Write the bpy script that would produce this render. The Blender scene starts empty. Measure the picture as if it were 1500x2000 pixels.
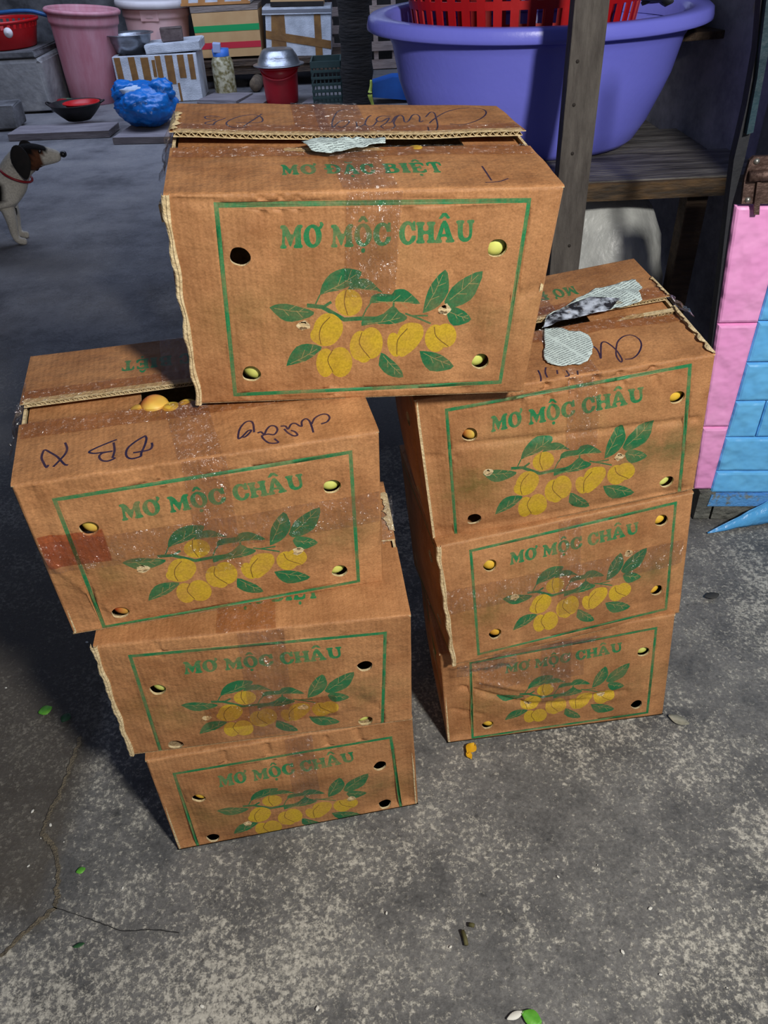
import bpy, bmesh, math, random
import numpy as np
from mathutils import Vector, Matrix, Euler, noise
from mathutils.geometry import delaunay_2d_cdt

random.seed(7)
SC = bpy.context.scene
COL = SC.collection

# ---------------------------------------------------------------- camera
FPX = 1500.0
PITCH, ROLL, CAM_H = 0.66307, 0.04578, 1.34334
CAM = np.array([0.0, 0.0, CAM_H])
_fw = np.array([0, math.cos(PITCH), -math.sin(PITCH)])
_rt = np.array([1.0, 0, 0])
_dn = np.cross(_fw, _rt)
AX_R = _rt * math.cos(ROLL) + _dn * math.sin(ROLL)
AX_D = -_rt * math.sin(ROLL) + _dn * math.cos(ROLL)
AX_F = _fw
cd = bpy.data.cameras.new('camera')
cd.sensor_fit = 'HORIZONTAL'; cd.sensor_width = 36.0; cd.lens = 36.0
cd.clip_start = 0.02; cd.clip_end = 100
cam = bpy.data.objects.new('camera', cd); COL.objects.link(cam)
M = Matrix.Identity(4)
for i in range(3):
    M[i][0] = AX_R[i]; M[i][1] = -AX_D[i]; M[i][2] = -AX_F[i]; M[i][3] = CAM[i]
cam.matrix_world = M
SC.camera = cam

# ---------------------------------------------------------------- light
SC.view_settings.view_transform = 'Standard'
SC.view_settings.look = 'None'
SC.view_settings.gamma = 1.0
SC.view_settings.use_curve_mapping = False
SC.view_settings.exposure = 1.1
wd = bpy.data.worlds.new('world'); SC.world = wd; wd.use_nodes = True
bg = wd.node_tree.nodes['Background']
bg.inputs[0].default_value = (0.55, 0.66, 1.0, 1); bg.inputs[1].default_value = 0.055
# the room's ceiling bulb, to the right of and above the viewer
ld = bpy.data.lights.new('ceiling_bulb', 'POINT'); ld.energy = 112; ld.color = (1.0, 0.965, 0.90); ld.shadow_soft_size = 0.11
lo = bpy.data.objects.new('ceiling_bulb', ld); COL.objects.link(lo); lo.location = (0.88, -0.58, 2.15)
# daylight falling into the yard behind through its open roof
ad = bpy.data.lights.new('yard_daylight', 'AREA'); ad.shape = 'RECTANGLE'; ad.size = 5.0; ad.size_y = 1.8
ad.energy = 62; ad.color = (0.62, 0.73, 1.0)
ao = bpy.data.objects.new('yard_daylight', ad); COL.objects.link(ao)
ao.location = (-1.2, 6.9, 2.9); ao.rotation_euler = (math.radians(14), 0, 0)

# ---------------------------------------------------------------- picture geometry helpers
def ray(u, v): return AX_F + (u - 750) / FPX * AX_R + (v - 1000) / FPX * AX_D
def gp(u, v, z=0.0):
    d = ray(u, v); return CAM + d * ((z - CAM[2]) / d[2])
def yp(u, v, Y):
    d = ray(u, v); return CAM + d * (Y / d[1])
def plane_hit(u, v, p0, n):
    d = ray(u, v); return CAM + d * (np.dot(p0 - CAM, n) / np.dot(d, n))
def proj(P):
    w = np.asarray(P, float) - CAM; z = w @ AX_F
    return (750 + FPX * (w @ AX_R) / z, 1000 + FPX * (w @ AX_D) / z)
def mpp(P): return float((np.asarray(P) - CAM) @ AX_F) / FPX     # metres per pixel at a point
def homog(src, dst):
    A = []; b = []
    for (x, y), (u, v) in zip(src, dst):
        A.append([x, y, 1, 0, 0, 0, -u * x, -u * y]); b.append(u)
        A.append([0, 0, 0, x, y, 1, -v * x, -v * y]); b.append(v)
    h = np.linalg.solve(np.array(A, float), np.array(b, float))
    return np.append(h, 1).reshape(3, 3)
def happ(H, p):
    q = H @ np.array([p[0], p[1], 1.0]); return (q[0] / q[2], q[1] / q[2])
UNIT = [(0, 1), (1, 1), (0, 0), (1, 0)]      # TL TR BL BR

# ---------------------------------------------------------------- object helpers
def tag(o, label=None, cat=None, group=None, kind=None):
    if label: o['label'] = label
    if cat: o['category'] = cat
    if group: o['group'] = group
    if kind: o['kind'] = kind
    return o
def empty(name, loc, rz=0.0):
    o = bpy.data.objects.new(name, None); COL.objects.link(o)
    o.location = loc; o.rotation_euler = (0, 0, rz); o.empty_display_size = 0.05
    return o
def link(name, me, mats, parent=None, smooth=False):
    if not isinstance(mats, (list, tuple)): mats = [mats]
    for m in mats: me.materials.append(m)
    if smooth:
        for p in me.polygons: p.use_smooth = True
    o = bpy.data.objects.new(name, me); COL.objects.link(o)
    if parent is not None: o.parent = parent
    return o
def mesh_py(name, vs, fs):
    me = bpy.data.meshes.new(name); me.from_pydata([tuple(map(float, v)) for v in vs], [], fs); me.update(); return me
def mesh_bm(name, bm):
    me = bpy.data.meshes.new(name); bm.to_mesh(me); bm.free(); return me
def bm_box(bm, c, s, rot=None, bev=0.0):
    r = bmesh.ops.create_cube(bm, size=1.0)
    vs = r['verts']
    bmesh.ops.scale(bm, vec=s, verts=vs)
    if bev:
        es = list({e for v in vs for e in v.link_edges})
        rr = bmesh.ops.bevel(bm, geom=es, offset=bev, segments=2, affect='EDGES', profile=0.6)
        vs = list({v for f in rr['faces'] for v in f.verts} | {v for v in vs if v.is_valid})
    if rot is not None: bmesh.ops.rotate(bm, cent=(0, 0, 0), matrix=Euler(rot).to_matrix(), verts=vs)
    bmesh.ops.translate(bm, vec=c, verts=vs)
    return vs
def box_obj(name, c, s, m, parent=None, rot=None, bev=0.004, jit=0.0):
    bm = bmesh.new(); vs = bm_box(bm, (0, 0, 0), s, None, bev)
    if jit:
        for v in bm.verts: v.co += Vector((random.uniform(-jit, jit), random.uniform(-jit, jit), random.uniform(-jit, jit)))
    o = link(name, mesh_bm(name, bm), m, parent)
    o.location = c
    if rot: o.rotation_euler = rot
    return o
def bm_lathe(bm, prof, n=40, cap_b=False, cap_t=False, wob=0.0):
    rings = []
    for (r, z) in prof:
        rings.append([bm.verts.new((r * math.cos(2 * math.pi * k / n), r * math.sin(2 * math.pi * k / n), z)) for k in range(n)])
    for a, b in zip(rings[:-1], rings[1:]):
        for k in range(n):
            bm.faces.new((a[k], a[(k + 1) % n], b[(k + 1) % n], b[k]))
    if cap_b: bm.faces.new(rings[0][::-1])
    if cap_t: bm.faces.new(rings[-1])
    return rings
def lathe_obj(name, prof, m, parent=None, loc=(0, 0, 0), n=40, cap_b=False, cap_t=False, smooth=True, rot=None):
    bm = bmesh.new(); bm_lathe(bm, prof, n, cap_b, cap_t)
    bmesh.ops.recalc_face_normals(bm, faces=bm.faces)
    o = link(name, mesh_bm(name, bm), m, parent, smooth); o.location = loc
    if rot: o.rotation_euler = rot
    return o
def bm_tube(bm, pts, r, n=8, caps=True):
    pts = [Vector(p) for p in pts]; rings = []
    rs = r if isinstance(r, (list, tuple)) else [r] * len(pts)
    up = Vector((0, 0, 1))
    for i, p in enumerate(pts):
        t = (pts[min(i + 1, len(pts) - 1)] - pts[max(i - 1, 0)]).normalized()
        a = t.cross(up)
        if a.length < 1e-3: a = t.cross(Vector((0, 1, 0)))
        a.normalize(); b = t.cross(a).normalized()
        rings.append([bm.verts.new(p + (a * math.cos(2 * math.pi * k / n) + b * math.sin(2 * math.pi * k / n)) * rs[i]) for k in range(n)])
    for A, B in zip(rings[:-1], rings[1:]):
        for k in range(n): bm.faces.new((A[k], A[(k + 1) % n], B[(k + 1) % n], B[k]))
    if caps: bm.faces.new(rings[0][::-1]); bm.faces.new(rings[-1])
def tube_obj(name, pts, r, m, parent=None, n=8):
    bm = bmesh.new(); bm_tube(bm, pts, r, n)
    bmesh.ops.recalc_face_normals(bm, faces=bm.faces)
    return link(name, mesh_bm(name, bm), m, parent, True)
def rel(pts, loc): return [tuple(np.asarray(p, float) - np.asarray(loc, float)) for p in pts]
def prism(name, poly3, thick_vec, m, parent=None):
    n = len(poly3); tv = np.asarray(thick_vec, float)
    vs = [np.asarray(p, float) for p in poly3] + [np.asarray(p, float) + tv for p in poly3]
    fs = [tuple(range(n)), tuple(range(2 * n - 1, n - 1, -1))] + [(i, i + n, (i + 1) % n + n, (i + 1) % n) for i in range(n)]
    me = mesh_py(name, vs, fs); bm = bmesh.new(); bm.from_mesh(me)
    bmesh.ops.recalc_face_normals(bm, faces=bm.faces); bm.to_mesh(me); bm.free()
    return link(name, me, m, parent)

def smooth_line(pts, k=4):
    P = [np.array(p, float) for p in pts]; P = [2 * P[0] - P[1]] + P + [2 * P[-1] - P[-2]]; out = []
    for i in range(1, len(P) - 2):
        for j in range(k):
            t = j / k
            out.append(0.5 * (2 * P[i] + (P[i + 1] - P[i - 1]) * t + (2 * P[i - 1] - 5 * P[i] + 4 * P[i + 1] - P[i + 2]) * t * t + (3 * P[i] - P[i - 1] - 3 * P[i + 1] + P[i + 2]) * t ** 3))
    out.append(P[-2]); return [tuple(p) for p in out]

# ---------------------------------------------------------------- materials
def srgb(r, g, b):
    f = lambda c: (c / 255 / 12.92) if c / 255 <= 0.04045 else ((c / 255 + 0.055) / 1.055) ** 2.4
    return (f(r), f(g), f(b))
def newmat(name):
    m = bpy.data.materials.new(name); m.use_nodes = True
    nt = m.node_tree; return m, nt, nt.nodes['Principled BSDF']
def nd(nt, t, **kw):
    n = nt.nodes.new(t)
    for k, v in kw.items():
        if k.startswith('i_'): n.inputs[k[2:].replace('_', ' ')].default_value = v
        elif k.startswith('n_'): n.inputs[int(k[2:])].default_value = v
        else: setattr(n, k, v)
    return n
def ramp(nt, fac, stops):
    r = nt.nodes.new('ShaderNodeValToRGB'); cr = r.color_ramp
    while len(cr.elements) < len(stops): cr.elements.new(0.5)
    for e, (p, c) in zip(cr.elements, stops):
        e.position = p; e.color = (c[0], c[1], c[2], 1) if len(c) == 3 else c
    nt.links.new(fac, r.inputs[0]); return r.outputs[0]
def mixc(nt, fac, a, b, mode='MIX'):
    n = nt.nodes.new('ShaderNodeMix'); n.data_type = 'RGBA'; n.blend_type = mode
    for i, x in ((0, fac), (6, a), (7, b)):
        if isinstance(x, (int, float)): n.inputs[i].default_value = x
        elif isinstance(x, tuple): n.inputs[i].default_value = (x[0], x[1], x[2], 1)
        else: nt.links.new(x, n.inputs[i])
    return n.outputs[2]
def mth(nt, op, a, b=None):
    n = nt.nodes.new('ShaderNodeMath'); n.operation = op
    for i, x in ((0, a), (1, b)):
        if x is None: continue
        if isinstance(x, (int, float)): n.inputs[i].default_value = x
        else: nt.links.new(x, n.inputs[i])
    return n.outputs[0]
def mat(name, c1, c2=None, scale=8.0, rough=0.6, bump=0.0, bscale=None, metal=0.0, spec=0.5, lo=0.35, hi=0.65, stretch=None, detail=5.0, trans=0.0, bdet=6.0):
    m, nt, b = newmat(name)
    b.inputs['Roughness'].default_value = rough; b.inputs['Metallic'].default_value = metal
    b.inputs['Specular IOR Level'].default_value = spec
    b.inputs['Base Color'].default_value = (*c1, 1)
    if trans: b.inputs['Transmission Weight'].default_value = trans
    tc = nd(nt, 'ShaderNodeTexCoord'); src = tc.outputs['Object']
    if stretch:
        mp = nd(nt, 'ShaderNodeMapping'); mp.inputs['Scale'].default_value = stretch
        nt.links.new(src, mp.inputs[0]); src = mp.outputs[0]
    if c2 is not None:
        n1 = nd(nt, 'ShaderNodeTexNoise', i_Scale=scale, i_Detail=detail, i_Roughness=0.6); nt.links.new(src, n1.inputs['Vector'])
        nt.links.new(ramp(nt, n1.outputs[0], [(lo, c1), (hi, c2)]), b.inputs['Base Color'])
    if bump:
        n2 = nd(nt, 'ShaderNodeTexNoise', i_Scale=bscale or scale * 3, i_Detail=bdet); nt.links.new(src, n2.inputs['Vector'])
        bp = nd(nt, 'ShaderNodeBump', i_Strength=bump, i_Distance=0.014); nt.links.new(n2.outputs[0], bp.inputs['Height'])
        nt.links.new(bp.outputs[0], b.inputs['Normal'])
    return m
# ---------------------------------------------------------------- materials of the room
def floor_material():
    m, nt, b = newmat('concrete_floor')
    tc = nd(nt, 'ShaderNodeTexCoord'); P = tc.outputs['Object']
    def nz(sc, det=6.0, ro=0.6, off=0.0):
        mp = nd(nt, 'ShaderNodeMapping'); mp.inputs['Location'].default_value = (off, off * 1.7, off * .3); nt.links.new(P, mp.inputs[0])
        n = nd(nt, 'ShaderNodeTexNoise', i_Scale=sc, i_Detail=det, i_Roughness=ro); nt.links.new(mp.outputs[0], n.inputs['Vector']); return n.outputs[0]
    big = nz(2.2, 4.0, 0.55, 3.1); mid = nz(9.0, 9.0, 0.72, 9.0); fine = nz(95.0, 9.0, 0.78, 1.3); grain = nz(160.0, 4.0, 0.7, 5.0)
    dark = srgb(88, 88, 88); midc = srgb(122, 121, 119); light = srgb(200, 196, 184)
    base = ramp(nt, mid, [(0.34, dark), (0.56, midc), (0.74, srgb(142, 141, 137))])
    # pale worn cement crust in patches
    crust = mth(nt, 'MULTIPLY', mth(nt, 'SUBTRACT', mth(nt, 'ADD', mth(nt, 'MULTIPLY', big, 0.9), mth(nt, 'MULTIPLY', mid, 0.75)), 0.84), 5.0)
    crust = mth(nt, 'ADD', crust, mth(nt, 'ADD', mth(nt, 'MULTIPLY', mth(nt, 'SUBTRACT', fine, 0.5), 10.0), mth(nt, 'MULTIPLY', mth(nt, 'SUBTRACT', grain, 0.5), 4.0)))
    crf = nd(nt, 'ShaderNodeClamp'); nt.links.new(crust, crf.inputs[0])
    base = mixc(nt, mth(nt, 'MULTIPLY', crf.outputs[0], 0.72), base, light)
    # dark pits
    pit = ramp(nt, nz(34.0, 7.0, 0.7, 2.2), [(0.30, (1, 1, 1)), (0.40, (0, 0, 0))])
    base = mixc(nt, mth(nt, 'MULTIPLY', pit, 0.55), base, srgb(44, 45, 47))
    g = ramp(nt, grain, [(0.3, (0.66, 0.66, 0.66)), (0.7, (1.36, 1.35, 1.33))])
    base = mixc(nt, 1.0, base, g, 'MULTIPLY')
    # white specks of spilled grain and lime
    vo = nd(nt, 'ShaderNodeTexVoronoi', i_Scale=26.0); nt.links.new(P, vo.inputs['Vector'])
    sp = ramp(nt, vo.outputs['Distance'], [(0.05, (1, 1, 1)), (0.09, (0, 0, 0))])
    sel = ramp(nt, vo.outputs['Color'], [(0.80, (0, 0, 0)), (0.82, (1, 1, 1))])
    base = mixc(nt, mth(nt, 'MULTIPLY', mth(nt, 'MULTIPLY', sp, sel), 0.8), base, srgb(205, 200, 188))
    # brown earth film on the left slab
    sx = nd(nt, 'ShaderNodeSeparateXYZ'); nt.links.new(P, sx.inputs[0])
    e = mth(nt, 'MULTIPLY', mth(nt, 'SUBTRACT', mth(nt, 'ADD', mth(nt, 'MULTIPLY', sx.outputs[0], -1.0), mth(nt, 'MULTIPLY', mth(nt, 'SUBTRACT', mid, 0.5), 0.10)), 0.60), 22.0)
    fy = mth(nt, 'MULTIPLY', mth(nt, 'SUBTRACT', sx.outputs[1], 0.60), 14.0)
    fy2 = mth(nt, 'MULTIPLY', mth(nt, 'SUBTRACT', 2.4, sx.outputs[1]), 1.0)
    cl = nd(nt, 'ShaderNodeClamp'); nt.links.new(mth(nt, 'MINIMUM', mth(nt, 'MINIMUM', e, fy), fy2), cl.inputs[0])
    base = mixc(nt, mth(nt, 'MULTIPLY', cl.outputs[0], 0.7), base, mixc(nt, fine, srgb(62, 56, 50), srgb(92, 82, 68)))
    # the yard further back is smooth, damp cement
    yd = nd(nt, 'ShaderNodeMapRange', i_From_Min=1.6, i_From_Max=3.0); nt.links.new(sx.outputs[1], yd.inputs[0])
    base = mixc(nt, yd.outputs[0], base, ramp(nt, nz(2.4, 7.0, 0.65, 4.0), [(0.32, srgb(82, 82, 86)), (0.5, srgb(122, 121, 124)), (0.7, srgb(140, 138, 138))]))
    nt.links.new(base, b.inputs['Base Color'])
    nt.links.new(ramp(nt, mid, [(0.35, (0.50,) * 3), (0.7, (0.85,) * 3)]), b.inputs['Roughness'])
    b.inputs['Specular IOR Level'].default_value = 0.35
    bp = nd(nt, 'ShaderNodeBump', i_Strength=0.55, i_Distance=0.006)
    nt.links.new(mth(nt, 'ADD', mth(nt, 'MULTIPLY', fine, 0.8), mth(nt, 'ADD', mth(nt, 'MULTIPLY', crf.outputs[0], 0.3), mth(nt, 'MULTIPLY', grain, 0.35))), bp.inputs['Height'])
    nt.links.new(bp.outputs[0], b.inputs['Normal'])
    return m
def card_material(name='kraft_cardboard', stains=True, c1=srgb(152, 103, 64), c2=srgb(185, 133, 88)):
    m, nt, b = newmat(name)
    uv = nd(nt, 'ShaderNodeUVMap'); uv.uv_map = 'metric'
    oi = nd(nt, 'ShaderNodeObjectInfo')
    add = nd(nt, 'ShaderNodeVectorMath', operation='ADD'); nt.links.new(uv.outputs[0], add.inputs[0])
    cx = nd(nt, 'ShaderNodeCombineXYZ'); nt.links.new(mth(nt, 'MULTIPLY', oi.outputs['Random'], 9.0), cx.inputs[2]); nt.links.new(cx.outputs[0], add.inputs[1])
    P = add.outputs[0]
    def nz(sc, det=5.0, ro=0.6, st=None):
        src = P
        if st:
            mp = nd(nt, 'ShaderNodeMapping'); mp.inputs['Scale'].default_value = st; nt.links.new(P, mp.inputs[0]); src = mp.outputs[0]
        n = nd(nt, 'ShaderNodeTexNoise', i_Scale=sc, i_Detail=det, i_Roughness=ro); nt.links.new(src, n.inputs['Vector']); return n.outputs[0]
    col = ramp(nt, nz(11.0, 7.0, 0.7), [(0.33, c1), (0.62, c2)])
    fib = ramp(nt, nz(420.0, 3.0, 0.7), [(0.32, (0.80,) * 3), (0.68, (1.16,) * 3)])
    col = mixc(nt, 1.0, col, fib, 'MULTIPLY')
    st = ramp(nt, nz(22.0, 4.0, 0.6, (1.0, 0.12, 1.0)), [(0.40, (0.90,) * 3), (0.62, (1.06,) * 3)])
    col = mixc(nt, 1.0, col, st, 'MULTIPLY')
    speck = ramp(nt, nz(130.0, 3.0, 0.8), [(0.70, (0, 0, 0)), (0.76, (1, 1, 1))])
    col = mixc(nt, mth(nt, 'MULTIPLY', speck, 0.35), col, srgb(214, 176, 132))
    if stains:
        # ink over-spray and damp spots left by the printing press
        u2 = nd(nt, 'ShaderNodeUVMap'); u2.uv_map = 'print'
        def blob(cx_, cy_, sx_, sy_):
            mp = nd(nt, 'ShaderNodeMapping'); mp.inputs['Location'].default_value = (-cx_ / sx_, -cy_ / sy_, 0); mp.inputs['Scale'].default_value = (1 / sx_, 1 / sy_, 1)
            nt.links.new(u2.outputs[0], mp.inputs[0])
            gr = nd(nt, 'ShaderNodeTexGradient', gradient_type='SPHERICAL'); nt.links.new(mp.outputs[0], gr.inputs[0]); return gr.outputs['Fac']
        n1 = ramp(nt, nz(14.0, 6.0, 0.7), [(0.38, (0, 0, 0)), (0.62, (1, 1, 1))])
        amt = mth(nt, 'ADD', mth(nt, 'MULTIPLY', oi.outputs['Random'], 0.45), 0.30)
        col = mixc(nt, mth(nt, 'MULTIPLY', mth(nt, 'MULTIPLY', blob(0.10, 0.44, 0.26, 0.26), n1), amt), col, srgb(92, 92, 40))
        col = mixc(nt, mth(nt, 'MULTIPLY', mth(nt, 'MULTIPLY', blob(0.92, 0.42, 0.26, 0.24), n1), amt), col, srgb(74, 92, 50))
        col = mixc(nt, mth(nt, 'MULTIPLY', mth(nt, 'MULTIPLY', blob(0.45, 0.75, 0.5, 0.22), n1), mth(nt, 'MULTIPLY', amt, 0.4)), col, srgb(96, 104, 52))
    nt.links.new(col, b.inputs['Base Color'])
    b.inputs['Roughness'].default_value = 0.62; b.inputs['Specular IOR Level'].default_value = 0.28
    wv = nd(nt, 'ShaderNodeTexWave', i_Scale=42.0, i_Distortion=0.6, i_Detail=1.0); wv.bands_direction = 'X'; nt.links.new(P, wv.inputs['Vector'])
    h = mth(nt, 'ADD', mth(nt, 'MULTIPLY', wv.outputs['Fac'], 0.10), mth(nt, 'ADD', mth(nt, 'MULTIPLY', nz(20.0, 4.0, 0.6), 2.6), mth(nt, 'MULTIPLY', nz(300.0, 2.0), 0.05)))
    bp = nd(nt, 'ShaderNodeBump', i_Strength=0.6, i_Distance=0.004); nt.links.new(h, bp.inputs['Height']); nt.links.new(bp.outputs[0], b.inputs['Normal'])
    return m
def ink(name, c, worn=0.4, under=srgb(172, 116, 78), rough=0.55):
    m, nt, b = newmat(name)
    uv = nd(nt, 'ShaderNodeUVMap'); uv.uv_map = 'metric'; oi = nd(nt, 'ShaderNodeObjectInfo')
    add = nd(nt, 'ShaderNodeVectorMath', operation='ADD'); nt.links.new(uv.outputs[0], add.inputs[0])
    cx = nd(nt, 'ShaderNodeCombineXYZ'); nt.links.new(mth(nt, 'MULTIPLY', oi.outputs['Random'], 9.0), cx.inputs[2]); nt.links.new(cx.outputs[0], add.inputs[1])
    n1 = nd(nt, 'ShaderNodeTexNoise', i_Scale=24.0, i_Detail=7.0, i_Roughness=0.7); nt.links.new(add.outputs[0], n1.inputs['Vector'])
    n2 = nd(nt, 'ShaderNodeTexNoise', i_Scale=380.0, i_Detail=2.0); nt.links.new(add.outputs[0], n2.inputs['Vector'])
    f = ramp(nt, n1.outputs[0], [(0.42, (0.0,) * 3), (0.72, (worn,) * 3)])
    col = mixc(nt, f, c, under)
    col = mixc(nt, 1.0, col, ramp(nt, n2.outputs[0], [(0.3, (0.82,) * 3), (0.7, (1.15,) * 3)]), 'MULTIPLY')
    nt.links.new(col, b.inputs['Base Color']); b.inputs['Roughness'].default_value = rough; b.inputs['Specular IOR Level'].default_value = 0.35
    return m
def tape_material(name='clear_tape', tint=(0.965, 0.935, 0.905), gloss=0.13, rough=0.22, scale=62.0, bumpk=1.0):
    m = bpy.data.materials.new(name); m.use_nodes = True; nt = m.node_tree
    nt.nodes.clear()
    out = nd(nt, 'ShaderNodeOutputMaterial')
    tr = nd(nt, 'ShaderNodeBsdfTransparent'); tr.inputs[0].default_value = (*tint, 1)
    gl = nd(nt, 'ShaderNodeBsdfGlossy'); gl.inputs['Roughness'].default_value = rough; gl.inputs[0].default_value = (1, 1, 1, 1)
    tc = nd(nt, 'ShaderNodeTexCoord')
    n1 = nd(nt, 'ShaderNodeTexNoise', i_Scale=scale, i_Detail=4.0, i_Roughness=0.55, i_Distortion=0.8)
    mp = nd(nt, 'ShaderNodeMapping'); mp.inputs['Scale'].default_value = (1.6, 1.0, 0.5); nt.links.new(tc.outputs['Object'], mp.inputs[0]); nt.links.new(mp.outputs[0], n1.inputs['Vector'])
    bp = nd(nt, 'ShaderNodeBump', i_Strength=bumpk, i_Distance=0.024); nt.links.new(n1.outputs[0], bp.inputs['Height']); nt.links.new(bp.outputs[0], gl.inputs['Normal'])
    lw = nd(nt, 'ShaderNodeLayerWeight', i_Blend=0.5)
    fac = mth(nt, 'ADD', mth(nt, 'MULTIPLY', mth(nt, 'POWER', lw.outputs['Facing'], 4.0), 0.35), gloss)
    mx = nd(nt, 'ShaderNodeMixShader'); nt.links.new(fac, mx.inputs[0]); nt.links.new(tr.outputs[0], mx.inputs[1]); nt.links.new(gl.outputs[0], mx.inputs[2])
    nt.links.new(mx.outputs[0], out.inputs[0]); return m
def apricot_material(name, a, b2, blush, amt):
    m, nt, b = newmat(name)
    tc = nd(nt, 'ShaderNodeTexCoord'); oi = nd(nt, 'ShaderNodeObjectInfo')
    n1 = nd(nt, 'ShaderNodeTexNoise', i_Scale=22.0, i_Detail=3.0); nt.links.new(tc.outputs['Object'], n1.inputs['Vector'])
    col = ramp(nt, n1.outputs[0], [(0.35, a), (0.65, b2)])
    sx = nd(nt, 'ShaderNodeSeparateXYZ'); nt.links.new(tc.outputs['Object'], sx.inputs[0])
    f = nd(nt, 'ShaderNodeMapRange', i_From_Min=0.0, i_From_Max=-0.02); nt.links.new(mth(nt, 'ADD', sx.outputs[0], mth(nt, 'MULTIPLY', mth(nt, 'SUBTRACT', n1.outputs[0], 0.5), 0.02)), f.inputs[0])
    col = mixc(nt, mth(nt, 'MULTIPLY', f.outputs[0], amt), col, blush)
    nt.links.new(col, b.inputs['Base Color']); b.inputs['Roughness'].default_value = 0.5
    b.inputs['Subsurface Weight'].default_value = 0.0
    return m
def paper_material():
    m, nt, b = newmat('newsprint')
    uv = nd(nt, 'ShaderNodeUVMap'); uv.uv_map = 'metric'
    mp = nd(nt, 'ShaderNodeMapping'); mp.inputs['Rotation'].default_value = (0, 0, math.radians(-22)); nt.links.new(uv.outputs[0], mp.inputs[0])
    wv = nd(nt, 'ShaderNodeTexWave', i_Scale=62.0, i_Distortion=0.0); wv.bands_direction = 'Y'; nt.links.new(mp.outputs[0], wv.inputs['Vector'])
    m2 = nd(nt, 'ShaderNodeMapping'); m2.inputs['Scale'].default_value = (1, 0.15, 1); nt.links.new(mp.outputs[0], m2.inputs[0])
    n1 = nd(nt, 'ShaderNodeTexNoise', i_Scale=520.0, i_Detail=2.0); nt.links.new(m2.outputs[0], n1.inputs['Vector'])
    ln = ramp(nt, wv.outputs['Fac'], [(0.55, (0, 0, 0)), (0.7, (1, 1, 1))]); ch = ramp(nt, n1.outputs[0], [(0.40, (0, 0, 0)), (0.47, (1, 1, 1))])
    # column gutter
    sx = nd(nt, 'ShaderNodeSeparateXYZ'); nt.links.new(mp.outputs[0], sx.inputs[0])
    gut = ramp(nt, mth(nt, 'PINGPONG', mth(nt, 'ADD', sx.outputs[0], 0.004), 0.022), [(0.0, (0, 0, 0)), (0.0025, (0, 0, 0)), (0.0035, (1, 1, 1))])
    f = mth(nt, 'MULTIPLY', mth(nt, 'MULTIPLY', ln, ch), gut)
    nt.links.new(mixc(nt, mth(nt, 'MULTIPLY', f, 0.75), srgb(205, 222, 220), srgb(70, 78, 82)), b.inputs['Base Color'])
    b.inputs['Roughness'].default_value = 0.8
    return m

FLOOR = floor_material()
CARD = card_material()
CARD_PLAIN = card_material('kraft_cardboard_plain', False)
CARD_IN = mat('cardboard_inside', srgb(150, 112, 78), srgb(170, 128, 90), 30, 0.8)
LINER = mat('cardboard_cut_edge', srgb(196, 172, 128), srgb(222, 202, 160), 120, 0.85, 0.4, 200)
GREEN = ink('green_print', srgb(38, 122, 74), 0.55)
GREEN2 = ink('green_print_leaf', srgb(34, 108, 66), 0.35)
YELLOW = ink('yellow_print', srgb(196, 162, 44), 0.45)
VEIN = ink('leaf_vein_print', srgb(150, 138, 88), 0.5)
GROOVE = ink('fruit_line_print', srgb(120, 92, 36), 0.3)
MARKER = ink('marker_pen', srgb(42, 34, 62), 0.15, rough=0.4)
TAPE = tape_material()
TAPE_DARK = tape_material('brown_tinted_tape', (0.89, 0.81, 0.74), 0.06, 0.24, 60, 1.0)
TAPE_RED = tape_material('red_tinted_tape', (0.90, 0.66, 0.58), 0.08, 0.24, 50, 1.0)
FILM = tape_material('clear_film', (0.95, 0.95, 0.96), 0.18, 0.16, 60, 1.0)
PAPER = paper_material()
AP_GREEN = apricot_material('green_apricot_skin', srgb(196, 208, 84), srgb(220, 224, 124), srgb(214, 170, 70), 0.2)
AP_YELLOW = apricot_material('yellow_apricot_skin', srgb(226, 206, 66), srgb(236, 190, 66), srgb(214, 96, 44), 0.5)
AP_RED = apricot_material('blushed_apricot_skin', srgb(228, 168, 70), srgb(224, 196, 90), srgb(190, 60, 36), 0.95)
# ---------------------------------------------------------------- the place: floor, walls
def grid_mesh(name, x0, x1, y0, y1, nx, ny, zf):
    vs = [(x0 + (x1 - x0) * i / nx, y0 + (y1 - y0) * j / ny, 0) for j in range(ny + 1) for i in range(nx + 1)]
    vs = [(x, y, zf(x, y)) for x, y, _ in vs]
    fs = [(j * (nx + 1) + i, j * (nx + 1) + i + 1, (j + 1) * (nx + 1) + i + 1, (j + 1) * (nx + 1) + i) for j in range(ny) for i in range(nx)]
    return mesh_py(name, vs, fs)
floor = link('floor', grid_mesh('floor', -5.5, 5.5, -1.5, 10.5, 90, 100, lambda x, y: -0.0035 + 0.003 * noise.noise(Vector((x * 1.3, y * 1.3, 0)))), FLOOR, None, True)
tag(floor, kind='structure')
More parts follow.
